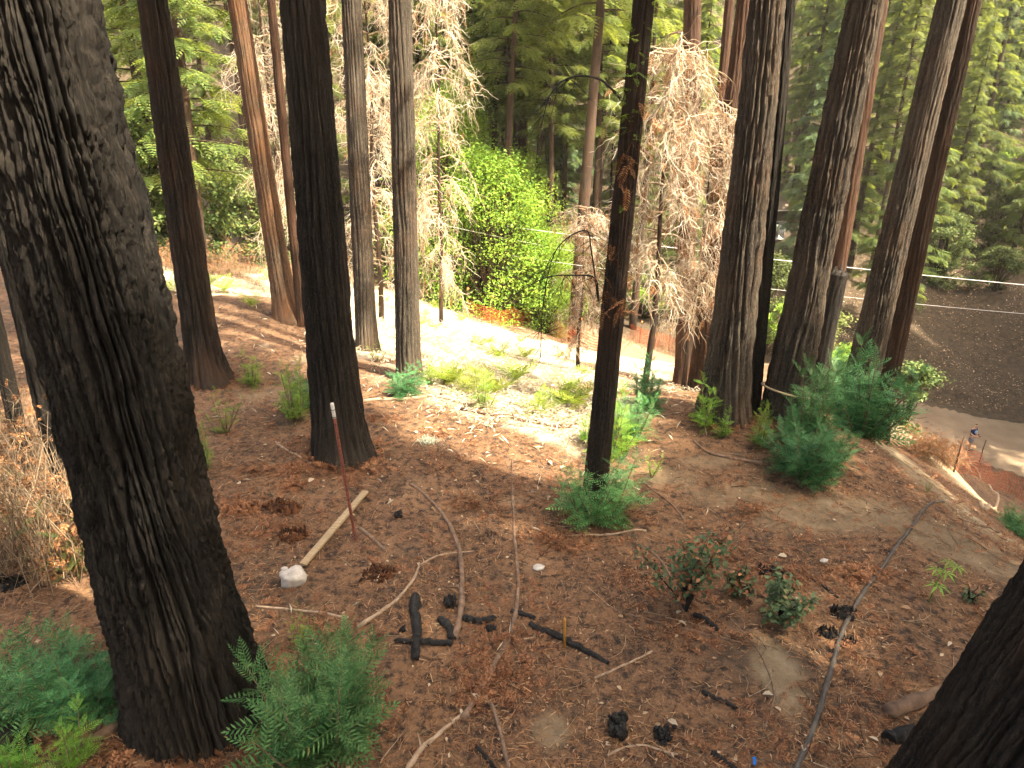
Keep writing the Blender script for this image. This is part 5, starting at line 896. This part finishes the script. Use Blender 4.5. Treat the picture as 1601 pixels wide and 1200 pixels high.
# ------------------------------------------------------------------ person on the road
def skin(name, joints, edges, mat, parent, sub=2):
    me = bpy.data.meshes.new(name); me.from_pydata([j[0] for j in joints], edges, []); o = link(name, me, parent); me.materials.append(mat); sk = o.modifiers.new('skin', 'SKIN'); sk.use_smooth_shade = True
    for i, j in enumerate(joints): me.skin_vertices[0].data[i].radius = j[1] if isinstance(j[1], tuple) else (j[1], j[1])
    me.skin_vertices[0].data[0].use_root = True; s = o.modifiers.new('sub', 'SUBSURF'); s.levels = sub; s.render_levels = sub; return o
def person():
    b = gp(1514, 703); o = empty('person', b, 'person in navy shirt with light blue print looking down at a controller on the road', 'person'); o.rotation_euler.z = math.radians(28)
    sk = simple('skin', C(.42, .23, .15), C(.48, .28, .19), 8, .6, .05); nv = simple('navy_cloth', C(.012, .016, .05), C(.022, .028, .075), 9, .8, .3); gy = simple('grey_shorts', C(.12, .11, .12), C(.19, .18, .19), 9, .85, .3); dk = simple('dark_hair', C(.02, .014, .01), C(.05, .035, .025), 20, .8, .3); lb = simple('light_blue_print', C(.22, .42, .62), C(.30, .5, .7), 10, .8, .1)
    J = [((0, 0, .93), (.15, .11)), ((0, .0, 1.12), (.14, .10)), ((0, -.01, 1.36), (.17, .11)), ((0, -.02, 1.47), (.065, .065)), ((0, -.06, 1.56), (.062, .062)), ((0, -.09, 1.62), (.088, .098)), ((0, -.085, 1.71), (.082, .092))]; E = [(0, 1), (1, 2), (2, 3), (3, 4), (4, 5), (5, 6)]
    for s in (-1, 1):
        k = len(J); J += [((s * .10, 0, .86), .085), ((s * .11, -.01, .5), .058), ((s * .115, .03, .30), .055), ((s * .12, .03, .09), .038), ((s * .125, -.05, .035), (.042, .03)), ((s * .13, -.16, .025), (.036, .02))]; E += [(0, k), (k, k + 1), (k + 1, k + 2), (k + 2, k + 3), (k + 3, k + 4), (k + 4, k + 5)]
        k = len(J); J += [((s * .20, -.02, 1.39), .055), ((s * .24, -.02, 1.12), .042), ((s * .17, -.22, 1.06), .033), ((s * .11, -.32, 1.08), (.026, .034)), ((s * .09, -.37, 1.09), (.036, .018))]; E += [(2, k), (k, k + 1), (k + 1, k + 2), (k + 2, k + 3), (k + 3, k + 4)]
        for f in range(4): J += [((s * (.09 - .012 * (f - 1.5)), -.41, 1.10 - .018 * (f - 1.5)), .0085), ((s * (.06 - .006 * f), -.43, 1.10 - .018 * (f - 1.5)), .0075)]; q = len(J); E += [(k + 4, q - 2), (q - 2, q - 1)]
        J += [((s * .07, -.36, 1.125), .009), ((s * .045, -.375, 1.135), .008)]; q = len(J); E += [(k + 3, q - 2), (q - 2, q - 1)]
    skin('body', J, E, sk, o)
    J = [((0, 0, .90), (.175, .13)), ((0, 0, 1.12), (.17, .125)), ((0, -.01, 1.34), (.195, .13)), ((0, -.02, 1.45), (.085, .08))]; E = [(0, 1), (1, 2), (2, 3)]
    for s in (-1, 1): k = len(J); J += [((s * .21, -.02, 1.39), .075), ((s * .24, -.02, 1.20), .068)]; E += [(2, k), (k, k + 1)]
    skin('shirt', J, E, nv, o)
    J = [((0, 0, .93), (.165, .125)), ((0, 0, .84), (.17, .13))]; E = [(0, 1)]
    for s in (-1, 1): k = len(J); J += [((s * .105, 0, .72), .11), ((s * .115, -.01, .48), .098)]; E += [(1, k), (k, k + 1)]
    skin('shorts', J, E, gy, o)
    skin('hair', [((0, -.075, 1.70), (.093, .10)), ((0, -.07, 1.755), (.075, .085))], [(0, 1)], dk, o)
    f = MB(); f.tube([(0, -.20, 1.63), (0, -.212, 1.605)], [.012, .018], 6); link('nose', f.mesh('nose', [sk]), o)
    f = MB()
    for s in (-1, 1): f.tube([(s * .035, -.165, 1.652), (s * .035, -.185, 1.65)], .012, 6)
    f.tube([(-.03, -.175, 1.575), (.03, -.175, 1.575)], .007, 5); link('eyes_and_mouth', f.mesh('eyes_and_mouth', [dk]), o)
    for s in (-1, 1): f = MB(); f.tube([(s * .088, -.08, 1.66), (s * .105, -.075, 1.65)], [.026, .02], 7); link('ear', f.mesh('ear', [sk]), o)
    f = MB(); f.tube([(.02, -.125, 1.245), (.02, -.158, 1.245)], [.115, .105], 24); link('shirt_print', f.mesh('shirt_print', [lb]), o)
    for s in (-1, 1): f = MB(); f.box((s * .126, -.06, .03), (.10, .27, .07)); h = link('shoe', f.mesh('shoe', [dk]), o); bv = h.modifiers.new('b', 'BEVEL'); bv.width = .025; bv.segments = 3
    c = MB(); c.box((0, 0, 0), (.20, .12, .04)); c.box((0, .06, .06), (.15, .015, .09)); c.tube([(-.06, 0, .02), (-.06, 0, .045)], .012, 6); c.tube([(.06, 0, .02), (.06, 0, .045)], .012, 6)
    rc = link('remote_controller', c.mesh('remote_controller', [dk]), None, None, "small dark controller held in the person's hands", 'controller'); rc.location = Vector(b) + Matrix.Rotation(math.radians(28), 3, 'Z') @ Vector((0, -.38, 1.09)); rc.rotation_euler.z = math.radians(28)
person()

# ------------------------------------------------------------------ thin dusty air
def haze():
    mb = MB(); mb.box((0, 0, 65), (2300, 2300, 270)); t = bpy.data.materials.new('dusty_air'); t.use_nodes = True; nt = t.node_tree; nt.nodes.remove(nt.nodes['Principled BSDF']); pv = nt.nodes.new('ShaderNodeVolumePrincipled')
    pv.inputs['Color'].default_value = (.95, .93, .85, 1); pv.inputs['Density'].default_value = .0003; pv.inputs['Anisotropy'].default_value = .2; nt.links.new(pv.outputs[0], nt.nodes['Material Output'].inputs['Volume'])
    link('haze', mb.mesh('haze', [t]), kind='stuff', label='thin warm haze filling the forest air', cat='haze')
haze()
